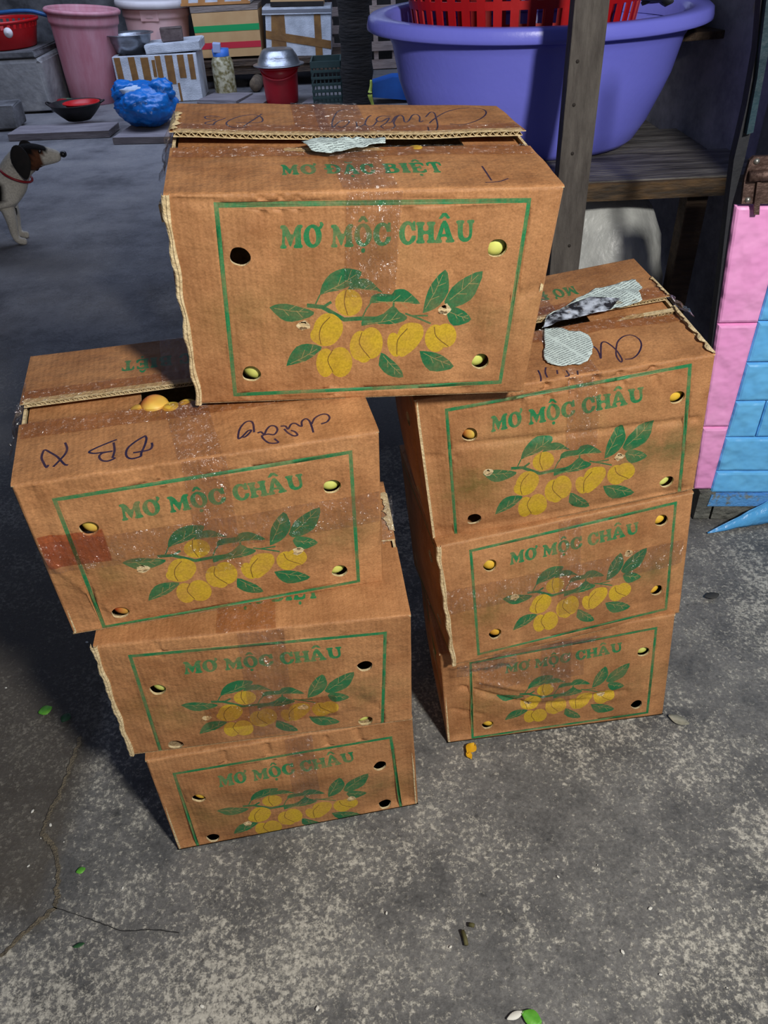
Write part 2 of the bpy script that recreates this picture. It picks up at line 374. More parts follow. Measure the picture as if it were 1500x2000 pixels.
# sandy crack between the floor slabs
SAND = mat('sand_in_crack', srgb(138, 126, 104), srgb(100, 92, 78), 60, 0.95, 0.8, 300)
DARKLINE = mat('dark_crack', srgb(52, 51, 50), srgb(34, 34, 34), 80, 0.95)
def crack(pts, w, m, z=0.0012):
    P = [gp(u, v, z) for u, v in pts]; P = [np.array(p) for p in smooth_line([tuple(p[:2]) for p in P], 8)]
    vs = []; fs = []
    for i, p in enumerate(P):
        t = P[min(i + 1, len(P) - 1)] - P[max(i - 1, 0)]; t = t / np.linalg.norm(t); n = np.array([-t[1], t[0]])
        a = w * (0.45 + 0.8 * abs(noise.noise(Vector((i * .37, 2.0, w * 900))))); b = w * (0.45 + 0.8 * abs(noise.noise(Vector((i * .41, 7.0, w * 500)))))
        jig = n * w * .9 * noise.noise(Vector((i * .6, 4.0, 1)))
        vs += [tuple(p - n * a + jig) + (z,), tuple(p + n * b + jig) + (z,)]
        if i: q = 2 * i; fs.append((q - 2, q, q + 1, q - 1))
    return link('floor_crack', mesh_py('floor_crack', vs, fs), m, floor)
crack([(158, 1438), (140, 1490), (118, 1545), (96, 1590), (85, 1625), (102, 1650), (112, 1680), (112, 1735), (105, 1772), (60, 1812), (0, 1868)], 0.0062, SAND)
crack([(105, 1772), (160, 1790), (205, 1806), (240, 1818), (300, 1816), (350, 1822)], 0.0013, DARKLINE)

CONC = mat('old_concrete', srgb(112, 112, 114), srgb(150, 148, 146), 5, 0.9, 0.7, 14)
CONC_D = mat('dark_stained_concrete', srgb(62, 62, 64), srgb(120, 120, 122), 4, 0.9, 0.7, 12)
WOOD = mat('weathered_wood', srgb(118, 106, 98), srgb(150, 138, 130), 6, 0.85, 0.6, 16, stretch=(1, 8, 8))
WOOD_D = mat('dark_wet_wood', srgb(58, 46, 38), srgb(92, 74, 58), 5, 0.75, 0.7, 16, stretch=(1, 7, 7))
DARK = mat('unlit_boards_dark_band', srgb(30, 28, 28), srgb(46, 42, 40), 5, 0.9, 0.4)  # back wall's lack of light put into the colour; also a parcel's dark band
# back walls of the yard
YB = 10.2
tag(box_obj('wall_back', (-3.75, YB, 1.3), (2.5, .16, 2.6), CONC_D, bev=.01), kind='structure')
tag(box_obj('wall_back', (1.0, YB, 1.3), (7.0, .12, 2.6), DARK, bev=.01), kind='structure')
tag(box_obj('wall_left', (-5.0, 5.0, 1.3), (.16, 10.2, 2.6), CONC_D, bev=.01), kind='structure')

# right hand partition with its printed lining, running back from the door frame
zb = 0.74                                             # height of the wooden counter
wa, wb = gp(1290, 236, zb), gp(1432, 292, zb)
wdir = (wa - wb)[:2]; wdir /= np.linalg.norm(wdir)
def lining_material():
    m, nt, b = newmat('flower_printed_lining')
    tc = nd(nt, 'ShaderNodeTexCoord'); P = tc.outputs['Object']
    n1 = nd(nt, 'ShaderNodeTexNoise', i_Scale=9.0, i_Detail=7.0, i_Roughness=.7); nt.links.new(P, n1.inputs['Vector'])
    base = ramp(nt, n1.outputs[0], [(.35, srgb(130, 130, 138)), (.62, srgb(176, 172, 182))])
    vo = nd(nt, 'ShaderNodeTexVoronoi', i_Scale=3.4); nt.links.new(P, vo.inputs['Vector'])
    d = mth(nt, 'ADD', vo.outputs['Distance'], mth(nt, 'MULTIPLY', mth(nt, 'SUBTRACT', n1.outputs[0], .5), .25))
    sp = ramp(nt, d, [(.16, (1, 1, 1)), (.22, (0, 0, 0))])
    sc_ = nd(nt, 'ShaderNodeSeparateColor'); nt.links.new(vo.outputs['Color'], sc_.inputs[0])
    fc = mixc(nt, ramp(nt, sc_.outputs[0], [(.45, (0, 0, 0)), (.5, (1, 1, 1))]), srgb(200, 50, 120), srgb(190, 170, 70))
    nt.links.new(mixc(nt, mth(nt, 'MULTIPLY', sp, .75), base, fc), b.inputs['Base Color']); b.inputs['Roughness'].default_value = .8
    return m
LINING = lining_material()
far = wb[:2] + wdir * 3.2; near = wb[:2] - wdir * 0.10
def vwall(name, a, b, z0, z1, th, m, parent=None):
    a, b = np.array(a, float), np.array(b, float); d = b - a; L = np.linalg.norm(d); ang = math.atan2(d[1], d[0])
    o = box_obj(name, ((a[0] + b[0]) / 2, (a[1] + b[1]) / 2, (z0 + z1) / 2), (L, th, z1 - z0), m, parent, (0, 0, ang), .004); return o
nrm = np.array([wdir[1], -wdir[0]]);  nrm = nrm if nrm[0] > 0 else -nrm
tag(vwall('wall_right', near + nrm * .03, far + nrm * .03, 0, 2.4, .05, LINING), kind='structure')

# door pier with foam brick sheets: faces the viewer
d0, d1 = gp(1352, 1015), gp(1412, 1015)
pd = (d1 - d0)[:2]; pd /= np.linalg.norm(pd); pn = np.array([pd[1], -pd[0], 0.0])       # towards the viewer
P0 = d0.copy(); PD = np.array([pd[0], pd[1], 0.0]); UP = np.array([0, 0, 1.0])
def wallpx(u, v): return plane_hit(u, v, P0, pn)
def wl(u, v): p = wallpx(u, v) - P0; return (float(p @ PD), float(p[2]))            # along, height
xl = wl(1437, 402)[0]
PIER = mat('pier_plaster', srgb(96, 96, 92), srgb(150, 146, 134), 9, 0.9, 0.8, 22)
pier_l = min(wl(1352, 1010)[0], wl(1372, 700)[0]) - .0
o = box_obj('wall_front', tuple(P0 + PD * (0.11 + .6) - pn * .07 + UP * 1.2), (1.2, .11, 2.4), PIER, None, (0, 0, math.atan2(pd[1], pd[0])), .004)
tag(o, kind='structure'); wall_front = o
PINK = mat('pink_foam_sheet', srgb(255, 176, 230), srgb(252, 166, 226), 10, 0.42, 0.9, 24, spec=.45, bdet=1.5)
BLUE = mat('blue_foam_sheet', srgb(116, 200, 255), srgb(106, 192, 255), 10, 0.42, 0.9, 24, spec=.45, bdet=1.5)
def local_to(o, P): return o.matrix_world.inverted() @ Vector(P)
bpy.context.view_layer.update()
def brick_poly(name, poly_lh, th, m, seed=0):
    """a raised, slightly pillowed foam brick with chamfered edge; poly in (along, height)"""
    c = np.mean(np.array(poly_lh), axis=0); n = len(poly_lh)
    ring = lambda k, off: [P0 + PD * (c[0] + (p[0] - c[0]) * k[0]) + UP * (c[1] + (p[1] - c[1]) * k[1]) + pn * off for p in poly_lh]
    w_ = max(p[0] for p in poly_lh) - min(p[0] for p in poly_lh); h_ = max(p[1] for p in poly_lh) - min(p[1] for p in poly_lh)
    k1 = (1 - .006 / w_, 1 - .006 / h_); k2 = (1 - .016 / w_, 1 - .016 / h_)
    V = ring((1, 1), -.013) + ring((1, 1), th * .3 - .012) + ring(k1, th * .8 - .012) + ring(k2, th - .012)
    F = [tuple(range(3 * n, 4 * n))]
    for r in range(3): F += [(r * n + i, r * n + (i + 1) % n, (r + 1) * n + (i + 1) % n, (r + 1) * n + i) for i in range(n)]
    inv = wall_front.matrix_world.inverted()
    me = mesh_py(name, [inv @ Vector(v) for v in V], F); bm = bmesh.new(); bm.from_mesh(me); bmesh.ops.recalc_face_normals(bm, faces=bm.faces); bm.to_mesh(me); bm.free()
    return link(name, me, m, wall_front)
# pink strip: bricks standing upright, narrow strip with slanting edges
pj = [402, 634, 836, 958]
def pink_l(v): return 1437 + (v - 402) * (1355 - 1437) / (958 - 402)
def edge_x(h): # blue/pink border, vertical on the wall
    return wl(1391, 955)[0]
ex = edge_x(0)
for a, b in zip(pj[:-1], pj[1:]):
    tl, bl = wl(pink_l(a), a + 1), wl(pink_l(b), b - 1); trr = (max(ex, tl[0] + .03), tl[1]); br_ = (ex, bl[1])
    brick_poly('pink_brick', [bl, br_, trr, tl], .012, PINK)
# blue sheet: running bond of long bricks up to the pink strip
bz = [wl(1395, 965)[1], wl(1420, 923)[1], wl(1430, 854)[1], wl(1440, 784)[1], wl(1450, 708)[1], wl(1460, 630)[1]]
dz = (bz[-1] - bz[1]) / 4
rows = [bz[1] + dz * i for i in range(0, 9)]
rows = [bz[0]] + rows
for r, (a, b) in enumerate(zip(rows[:-1], rows[1:])):
    x = ex + .001; cut = ex + (.16 if r % 2 else .075) + (.0 if r else .5)
    while x < 1.15:
        x2 = min(cut, 1.2); brick_poly('blue_brick', [(x, a + .0015), (x2 - .002, a + .0015), (x2 - .002, b - .0015), (x, b - .0015)], .010, BLUE); x = x2; cut += .21
# bare concrete foot blocks
FOOT = mat('wet_concrete_foot', srgb(88, 90, 86), srgb(118, 118, 110), 24, 0.8, 0.9, 60)
fz = wl(1354, 962)[1]
for (ua, ub, top) in ((1352, 1384, fz), (1386, 1640, wl(1390, 988)[1])):
    a, b = wl(ua, 1012)[0] + .003, wl(ub, 1012)[0]
    poly = [P0 + PD * a + UP * .003, P0 + PD * b + UP * .003, P0 + PD * b + UP * top, P0 + PD * a + UP * top]
    inv = wall_front.matrix_world.inverted()
    prism('foot_block', [inv @ Vector(p) for p in poly], inv.to_3x3() @ Vector(-pn * .05), FOOT, wall_front)
SCUFF = mat('scuffed_blue_paint', srgb(92, 160, 226), srgb(120, 130, 128), 40, 0.7, 0.6, 60, lo=.5, hi=.62)
a, b = wl(1385, 970)[0], 1.18; h0, h1 = wl(1385, 987)[1], wl(1390, 966)[1]
inv = wall_front.matrix_world.inverted()
prism('scuffed_sheet_edge', [inv @ Vector(P0 + PD * x + UP * h + pn * .004) for x, h in ((a, h0), (b, h0), (b, h1), (a + .004, h1))], inv.to_3x3() @ Vector(-pn * .014), SCUFF, wall_front)

# peeled corner of blue sheet lying out onto the floor
tip = gp(1381, 1040, .004); r0 = wallpx(1497, 975); r1 = gp(1500, 1023, .006); r2 = wallpx(1700, 975); r3 = gp(1700, 1012, .004)
def peel():
    A = [np.array(tip), np.array(r0) + pn * .006, np.array(r2) + pn * .006]; B = [np.array(tip) + np.array([.002, -.004, 0]), np.array(r1), np.array(r3)]
    n, m_ = 26, 10; vs = []
    for i in range(n + 1):
        u = i / n * 2; k = min(int(u), 1); f = u - k; a = A[k] * (1 - f) + A[k + 1] * f; b = B[k] * (1 - f) + B[k + 1] * f
        for j in range(m_ + 1):
            v = j / m_; p = a * (1 - v) + b * v
            p = p + np.array([0, 0, 1]) * (.012 * math.sin(math.pi * v) * min(1, u) + .004 * noise.noise(Vector((u * 5, v * 6, 2))) * min(1, u * 2)) + pn * .004 * math.sin(v * 9 + u * 2) * min(1, u)
            p[2] = max(p[2], .003); vs.append(p)
    fs = [(i * (m_ + 1) + j, (i + 1) * (m_ + 1) + j, (i + 1) * (m_ + 1) + j + 1, i * (m_ + 1) + j + 1) for i in range(n) for j in range(m_)]
    loc = np.array([tip[0], tip[1], 0.0]); me = mesh_py('peeled_sheet', rel(vs, loc), fs)
    o = link('peeled_sheet', me, mat('blue_sheet_back', srgb(80, 160, 226), srgb(92, 176, 236), 14, .3, .5, 30, spec=.6), None, True); o.location = loc
    md = o.modifiers.new('thickness', 'SOLIDIFY'); md.thickness = .0015; md.offset = 1
    tag(o, 'peeled corner of glossy blue foam sheet lying on the floor', 'sheet')
peel()
# dark door frame left of the pier, and the strap hinge above the pink strip
FRAME = mat('shadowed_frame', srgb(30, 32, 38), srgb(44, 46, 52), 8, .7, .3)  # near-black colour paints in the shadow on the jamb side
TEAL = mat('teal_painted_edge', srgb(18, 44, 54), srgb(28, 62, 74), 9, .6, .4)
fa = wl(1352, 1010)[0]
def wall_part(name, pts, th, m, off=0.0, parent=None):
    par = parent or wall_front; inv = wall_front.matrix_world.inverted()
    return prism(name, [inv @ Vector(P0 + PD * x + UP * h + pn * off) for x, h in pts], inv.to_3x3() @ Vector(-pn * th), m, par)
frame_pts = [wl(1354, 958), wl(1434, 400), wl(1458, 315), wl(1482, 210), wl(1500, 60), wl(1512, -60), wl(1496, -60), wl(1482, 100), wl(1462, 210), wl(1437, 315), wl(1426, 400), wl(1410, 540), wl(1390, 700), wl(1350, 958)]
frame_pts = [(x, h) for x, h in frame_pts]
wall_part('door_jamb', frame_pts, .03, FRAME, -.012)
wall_part('painted_edge', [wl(1457, 262), wl(1470, 258), wl(1498, 110), wl(1510, -40), wl(1500, -40), wl(1478, 150)], .02, TEAL, .004)
# hinge
RUST = mat('rusty_hinge_iron', srgb(82, 62, 56), srgb(112, 90, 82), 30, .55, .4, 60, metal=.6)
STEEL = mat('bright_screw', srgb(170, 168, 160), None, rough=.35, metal=.8)
hinge_loc = wallpx(1478, 345); hg = empty('strap_hinge', hinge_loc)
tag(hg, 'rusty iron strap hinge with screws above the pink foam strip', 'hinge')
def plate(name, pxs, th, off, m, parent):
    pts = [wallpx(*p) + pn * off - hinge_loc for p in pxs]; return prism(name, pts, -pn * th, m, parent)
pl = plate('hinge_leaf', [(1446, 396), (1452, 345), (1462, 312), (1470, 304), (1530, 302), (1530, 396)], .010, .008, RUST, hg)
tube_obj('hinge_knuckle', [wallpx(1458, 341) + pn * .014 - hinge_loc, wallpx(1530, 336) + pn * .014 - hinge_loc], .011, RUST, hg, 12)
plate('hinge_strap', [(1468, 398), (1474, 352), (1482, 352), (1478, 415), (1468, 415)], .006, .016, RUST, hg)
for (u, v) in ((1475, 313), (1458, 388)):
    p = wallpx(u, v) + pn * .009 - hinge_loc
    s_ = lathe_obj('screw', [(.0, .004), (.004, .0035), (.006, .0)], STEEL, hg, n=12); s_.location = p; s_.rotation_euler = Vector(pn).to_track_quat('Z', 'Y').to_euler()
# dark strut under the counter
# ---------------------------------------------------------------- wooden counter with the purple tub
COUNTER = mat('worn_counter_wood', srgb(70, 66, 64), srgb(134, 130, 126), 5, .7, .7, 14, stretch=(1, 6, 6))
EDGE = mat('raw_counter_edge', srgb(110, 84, 54), srgb(64, 54, 44), 7, .8, .6, 20, stretch=(1, 5, 5), lo=.4, hi=.6)
ce0, ce1 = gp(1130, 356, zb), gp(1424, 342, zb)
cdv = (ce1 - ce0); cdv[2] = 0; clen = np.linalg.norm(cdv); cdv /= clen; cpv = np.array([-cdv[1], cdv[0], 0])
croot = empty('wooden_counter', (ce0[0], ce0[1], 0)); tag(croot, 'rough worn wooden counter carrying the purple tub', 'counter')
L0, L1, DP = -1.15, clen + .0, 1.15
def cpt(a, d, z): return ce0 + cdv * a + cpv * d + np.array([0, 0, z - zb])
nb = 4
for i in range(nb):
    d0_, d1_ = DP * i / nb, DP * (i + 1) / nb - .004
    e_ = cpv * d1_ + ce0 - np.array([wb[0], wb[1], zb]); r_end = float(np.linalg.solve(np.array([[wdir[0], -cdv[0]], [wdir[1], -cdv[1]]]), e_[:2])[1]) - .01
    pts = [cpt(L0, d0_, zb), cpt(r_end + (0.02 if i == 0 else 0), d0_, zb), cpt(r_end, d1_, zb), cpt(L0, d1_, zb)]
    prism('counter_board', rel(pts, croot.location), (0, 0, -.034), COUNTER, croot)
pts = [cpt(L0, -.012, zb - .004), cpt(L1, -.012, zb - .004), cpt(L1, -.012, zb - .05), cpt(L0, -.012, zb - .05)]
prism('counter_edge', rel(pts, croot.location), cpv * .012, EDGE, croot)
for a in (L0 + .05, L1 - .06):
    for d in (.06, DP - .08):
        p = cpt(a, d, 0); box_obj('counter_leg', tuple(np.array([p[0] - croot.location[0], p[1] - croot.location[1], (zb - .034) / 2])), (.06, .06, zb - .036), WOOD_D, croot, (0, 0, .0))
# upright post standing in front of the counter
pb = yp(1113, 330, float(ce0[1]) - .09)
ptop, pbot = yp(1152, 0, pb[1]), yp(1111, 400, pb[1])
post = empty('wooden_post', (float(pbot[0]), float(pb[1]), 0))
wpx = 62 * mpp(pb)
POSTM = mat('grey_post_wood', srgb(78, 72, 68), srgb(108, 102, 96), 6, .85, .6, 20, stretch=(6, 6, 1))
dx_per_z = (ptop[0] - pbot[0]) / (ptop[2] - pbot[2]); ph_ = 2.4
bm = bmesh.new(); vs = bm_box(bm, (0, 0, ph_ / 2), (wpx * .98, .05, ph_), None, .003)
for v in bm.verts: v.co.x += dx_per_z * (v.co.z - pbot[2])
link('post_shaft', mesh_bm('post_shaft', bm), POSTM, post)
KN = mat('post_knot', srgb(50, 44, 40), None, rough=.8)
for (u, v) in ((1128, 120), (1118, 300), (1121, 205), (1112, 480)):
    p = yp(u, v, pb[1] - .0255); o = lathe_obj('nail_head', [(0, .0015), (.004, .001), (.0045, -.001)], KN, post, n=10); o.location = p - np.array(post.location); o.rotation_euler = (math.pi / 2, 0, 0)
tag(post, 'upright grey wooden post in front of the purple tub', 'post')
# purple tub
YT = float(ce0[1]) + .41
ra, rb_ = yp(716, 40, YT), yp(1384, 10, YT)
R_ = (rb_[0] - ra[0]) / 2; tc_ = (ra + rb_) / 2; zr = float((ra[2] + rb_[2]) / 2) + .004
TUBM = mat('purple_plastic', srgb(136, 140, 255), srgb(130, 134, 252), 3, .32, .05, 60, spec=.5)
tub = empty('purple_tub', (tc_[0], tc_[1], zb + .012)); tub.rotation_euler = (math.radians(4.0), 0, 0); tub.scale = (1, .6, 1); tag(tub, 'large purple plastic tub on the wooden counter', 'tub')
ht = zr - zb
prof = [(0, .004), (R_ * .62, .004), (R_ * .66, .02), (R_ * .72, .07), (R_ * .785, .15), (R_ * .82, ht * .55), (R_ * .855, ht * .8), (R_ * .875, ht - .055), (R_ * .885, ht - .05)]
inner = [(R_ * .865, ht - .06), (R_ * .845, ht * .8), (R_ * .80, ht * .5), (R_ * .70, .08), (R_ * .60, .02), (0, .018)]
lathe_obj('tub_wall', prof + [(R_ * .89, ht - .03)] + inner, TUBM, tub, n=96)
lathe_obj('tub_rim', [(R_ * .87, ht - .036), (R_ * .90, ht - .034), (R_ * .985, ht - .037), (R_ * 1.0, ht - .033), (R_ * 1.0, ht - .024), (R_ * .992, ht - .006), (R_ * .975, ht), (R_ * .90, ht + .001), (R_ * .865, ht - .006), (R_ * .86, ht - .05)], TUBM, tub, n=96)
# red plastic basket inside the tub
REDP = mat('red_plastic', srgb(196, 22, 26), srgb(176, 16, 20), 6, .4, .05, 40)
bk = empty('red_basket', (tc_[0] - R_ * .08, tc_[1] - .0, zb + .035)); bk.scale = (1, .58, 1); tag(bk, 'red slotted plastic basket standing in the purple tub', 'basket')
rb0, rb1, bh = R_ * .56, R_ * .70, ht + .09
def slotted_wall(parent, r0, r1, h, rows_, n, m, nm='basket_wall', z0=0.0):
    bm = bmesh.new(); prev = None
    N = n * 2
    lev = []
    for k in range(rows_): lev += [h * (k + .08) / rows_, h * (k + .86) / rows_]
    lev = [0] + lev + [h]
    R = [[bm.verts.new(((r0 + (r1 - r0) * z / h) * math.cos(2 * math.pi * i / N), (r0 + (r1 - r0) * z / h) * math.sin(2 * math.pi * i / N), z + z0)) for i in range(N)] for z in lev]
    for a in range(len(lev) - 1):
        for i in range(N):
            if a % 2 == 1 and i % 2 == 0: continue
            bm.faces.new((R[a][i], R[a][(i + 1) % N], R[a + 1][(i + 1) % N], R[a + 1][i]))
    o = link(nm, mesh_bm(nm, bm), m, parent); md = o.modifiers.new('thickness', 'SOLIDIFY'); md.thickness = .005; md.offset = -1; return o
slotted_wall(bk, rb0, rb1, bh, 5, 44, REDP)
lathe_obj('basket_rim', [(rb1 - .004, bh - .004), (rb1 + .018, bh - .006), (rb1 + .02, bh + .008), (rb1 - .004, bh + .01), (rb1 - .004, bh - .004)], REDP, bk, n=64)
lathe_obj('basket_base', [(0, .002), (rb0, .002), (rb0, .008), (0, .008)], REDP, bk, n=64)
# dark bundle of folded tarpaulin stuffed above the counter by the wall
TARP = mat('dark_tarpaulin', srgb(34, 36, 42), srgb(58, 62, 70), 8, .5, .7, 16)
def crumple(name, c, s, m, seed, amp=.25, sub=4, parent=None, flat=None, freq=2.2):
    bm = bmesh.new(); bmesh.ops.create_icosphere(bm, subdivisions=sub, radius=1.0)
    for v in bm.verts:
        n = v.co.normalized(); r = 1 + amp * noise.noise(n * freq + Vector((seed, 0, 0))) + amp * .6 * abs(noise.noise(n * freq * 2.3 + Vector((0, seed, 0)))) + amp * .25 * noise.noise(n * freq * 6 + Vector((seed, 4, 0)))
        v.co = Vector((n.x * s[0] * r, n.y * s[1] * r, n.z * s[2] * r))
        if flat is not None and v.co.z < flat: v.co.z = flat + (v.co.z - flat) * .08
    o = link(name, mesh_bm(name, bm), m, parent, True); o.location = c; return o
tp = wb[:2] + wdir * .62 - nrm * .10
sh = empty('tarpaulin_shelf', (tp[0], tp[1], 1.02))
tag(sh, 'dark folded tarpaulin on a plank above the counter', 'tarpaulin')
box_obj('shelf_plank', (0, 0, 0), (.9, .22, .022), WOOD_D, sh, (0, 0, math.atan2(wdir[1], wdir[0])))
crumple('tarpaulin', (0, 0, .075), (.42, .13, .06), TARP, 3.3, .3, 4, sh, -.05)
for o_ in sh.children:
    if o_.name.startswith('tarpaulin'): o_.rotation_euler = (0, 0, math.atan2(wdir[1], wdir[0]))
# white plastic-wrapped bundle under the counter
WRAP = mat('white_plastic_wrap', srgb(176, 178, 176), srgb(214, 216, 212), 12, .35, .6, 18, spec=.6)
bp_ = yp(1160, 545, float(ce0[1]) + .16)
bd = crumple('wrapped_bundle', (bp_[0], bp_[1], .2), (.20, .17, .2), WRAP, 6.1, .10, 4, None, -.185, 1.6)
bd.scale = (1.1, 1.0, 1.75); bd.location.z = .33; tag(bd, 'white plastic-wrapped round bundle under the wooden counter', 'bundle')
print('bundle', bp_, 'tub R', R_, 'zr', zr, 'YT', YT, 'post', pb, 'pier', P0, PD)
# ---------------------------------------------------------------- print design of the fruit boxes (frame coordinates 0..1)
def ell(cx, cy, rx, ry, n=22, rot=0.0):
    c, s = math.cos(rot), math.sin(rot); out = []
    for k in range(n):
        a = 2 * math.pi * k / n; x, y = rx * math.cos(a), ry * math.sin(a)
        out.append((cx + x * c - y * s, cy + x * s + y * c))
    return out
def chaikin(p, it=1, q=0.22):
    for _ in range(it):
        o = []
        for i in range(len(p)):
            a, b = p[i], p[(i + 1) % len(p)]
            o += [(a[0] + (b[0] - a[0]) * q, a[1] + (b[1] - a[1]) * q), (b[0] - (b[0] - a[0]) * q, b[1] - (b[1] - a[1]) * q)]
        p = o
    return p
_O = [(1, ell(.5, .5, .5, .52)), (0, ell(.5, .5, .19, .37, 18, .12))]
_HAT = (1, [(.20, 1.10), (.40, 1.34), (.60, 1.34), (.80, 1.10), (.66, 1.07), (.5, 1.19), (.34, 1.07)])
_BREVE = (1, [(.20, 1.32), (.33, 1.32), (.41, 1.21), (.59, 1.21), (.67, 1.32), (.80, 1.32), (.69, 1.12), (.5, 1.06), (.31, 1.12)])
_DOT = (1, ell(.5, -.19, .12, .11, 12))
_A = [(1, [(0, 0), (0, .12), (.08, .16), (.38, 1), (.62, 1), (.92, .16), (1, .12), (1, 0), (.56, 0), (.56, .12), (.64, .17), (.6, .28), (.34, .28), (.31, .17), (.38, .12), (.38, 0)]), (0, [(.39, .40), (.56, .40), (.47, .70)])]
_E = [(1, [(0, 0), (0, .12), (.08, .17), (.08, .83), (0, .88), (0, 1), (.92, 1), (.94, .66), (.82, .66), (.7, .85), (.38, .85), (.38, .58), (.55, .58), (.6, .68), (.7, .68), (.7, .36), (.6, .36), (.55, .44), (.38, .44), (.38, .15), (.72, .15), (.86, .36), (.98, .36), (.95, 0)])]
GL = {
 'M': [(1, [(0, 0), (0, .12), (.07, .16), (.10, .82), (0, .87), (0, 1), (.28, 1), (.52, .48), (.72, 1), (.99, 1), (.99, .87), (.91, .82), (.93, .17), (1.0, .12), (1.0, 0), (.60, 0), (.60, .12), (.67, .17), (.66, .60), (.48, .08), (.42, .08), (.21, .62), (.20, .17), (.28, .12), (.28, 0)])],
 'Ơ': _O + [(1, [(.78, .86), (.90, .96), (.88, 1.12), (1.02, 1.12), (1.10, 1.0), (1.0, .84), (.85, .76)])],
 'Ộ': _O + [_HAT, _DOT],
 'C': [(1, ell(.52, .5, .52, .53)), (0, ell(.56, .5, .22, .37, 18)), (0, [(.60, .37), (1.1, .36), (1.1, .62), (.60, .64)]), (1, [(.78, .60), (1.0, .60), (1.0, 1.0), (.88, 1.02), (.70, .80)]), (1, [(.66, .18), (.80, .38), (1.02, .38), (1.0, .22), (.84, .05)])],
 'H': [(1, [(0, 0), (0, .13), (.08, .18), (.08, .82), (0, .87), (0, 1), (.44, 1), (.44, .87), (.36, .82), (.36, .58), (.64, .58), (.64, .82), (.56, .87), (.56, 1), (1, 1), (1, .87), (.92, .82), (.92, .18), (1, .13), (1, 0), (.56, 0), (.56, .13), (.64, .18), (.64, .43), (.36, .43), (.36, .18), (.44, .13), (.44, 0)])],
 'Â': _A + [_HAT], 'Ặ': _A + [_BREVE, _DOT],
 'U': [(1, [(0, 1), (0, .87), (.08, .82), (.08, .3), (.16, .1), (.36, -.02), (.6, -.02), (.8, .1), (.88, .3), (.9, .82), (1, .87), (1, 1), (.6, 1), (.6, .87), (.7, .82), (.72, .34), (.66, .2), (.54, .16), (.42, .2), (.36, .34), (.36, .82), (.44, .87), (.44, 1)])],
 'Đ': [(1, [(0, 0), (0, .12), (.08, .17), (.08, .83), (0, .88), (0, 1), (.55, 1), (.85, .85), (1, .5), (.85, .15), (.55, 0)]), (0, [(.38, .16), (.52, .16), (.66, .3), (.7, .5), (.66, .7), (.52, .84), (.38, .84)]), (1, [(-.08, .42), (.52, .42), (.52, .57), (-.08, .57)])],
 'B': [(1, [(0, 0), (0, .12), (.08, .17), (.08, .83), (0, .88), (0, 1), (.6, 1), (.86, .9), (.9, .72), (.78, .54), (.98, .38), (.96, .14), (.7, 0)]), (0, [(.38, .62), (.55, .64), (.6, .74), (.55, .85), (.38, .86)]), (0, [(.38, .14), (.58, .15), (.66, .28), (.58, .44), (.38, .46)])],
 'I': [(1, [(0, 0), (0, .12), (.15, .17), (.15, .83), (0, .88), (0, 1), (1, 1), (1, .88), (.85, .83), (.85, .17), (1, .12), (1, 0)])],
 'Ệ': _E + [_HAT, _DOT],
 'T': [(1, [(.25, 0), (.25, .12), (.36, .17), (.36, .86), (.2, .84), (.12, .62), (0, .62), (.02, 1), (.98, 1), (1, .62), (.88, .62), (.8, .84), (.64, .86), (.64, .17), (.75, .12), (.75, 0)])],
}
MI = dict(card=0, green=1, leaf=2, yellow=3, vein=4, groove=5, marker=6)
PRINT_MATS = [CARD, GREEN, GREEN2, YELLOW, VEIN, GROOVE, MARKER, LINER]
HA = homog([(414, 397), (1036, 387), (454, 774), (978, 750)], UNIT)       # photo of the top box -> frame
def ribbon(pts, w):
    """a stroke as a chain of overlapping quads"""
    out = []
    pts = [np.array(p, float) for p in pts]
    for a, b in zip(pts[:-1], pts[1:]):
        d = b - a; L = np.hypot(*d)
        if L < 1e-9: continue
        n = np.array([-d[1], d[0]]) / L * w / 2; e = d / L * w * 0.22
        out.append([tuple(a - e - n), tuple(b + e - n), tuple(b + e + n), tuple(a - e + n)])
    return out
def glyph_polys(ch, q):
    """q maps glyph box coordinates to target coordinates"""
    out = []
    for g, poly in GL[ch]:
        p = chaikin(poly, 1) if (len(poly) > 9 and g and len(poly) != 22) else poly
        out.append(([q(x, y) for x, y in p], MI['green'] if g else MI['card']))
    return out
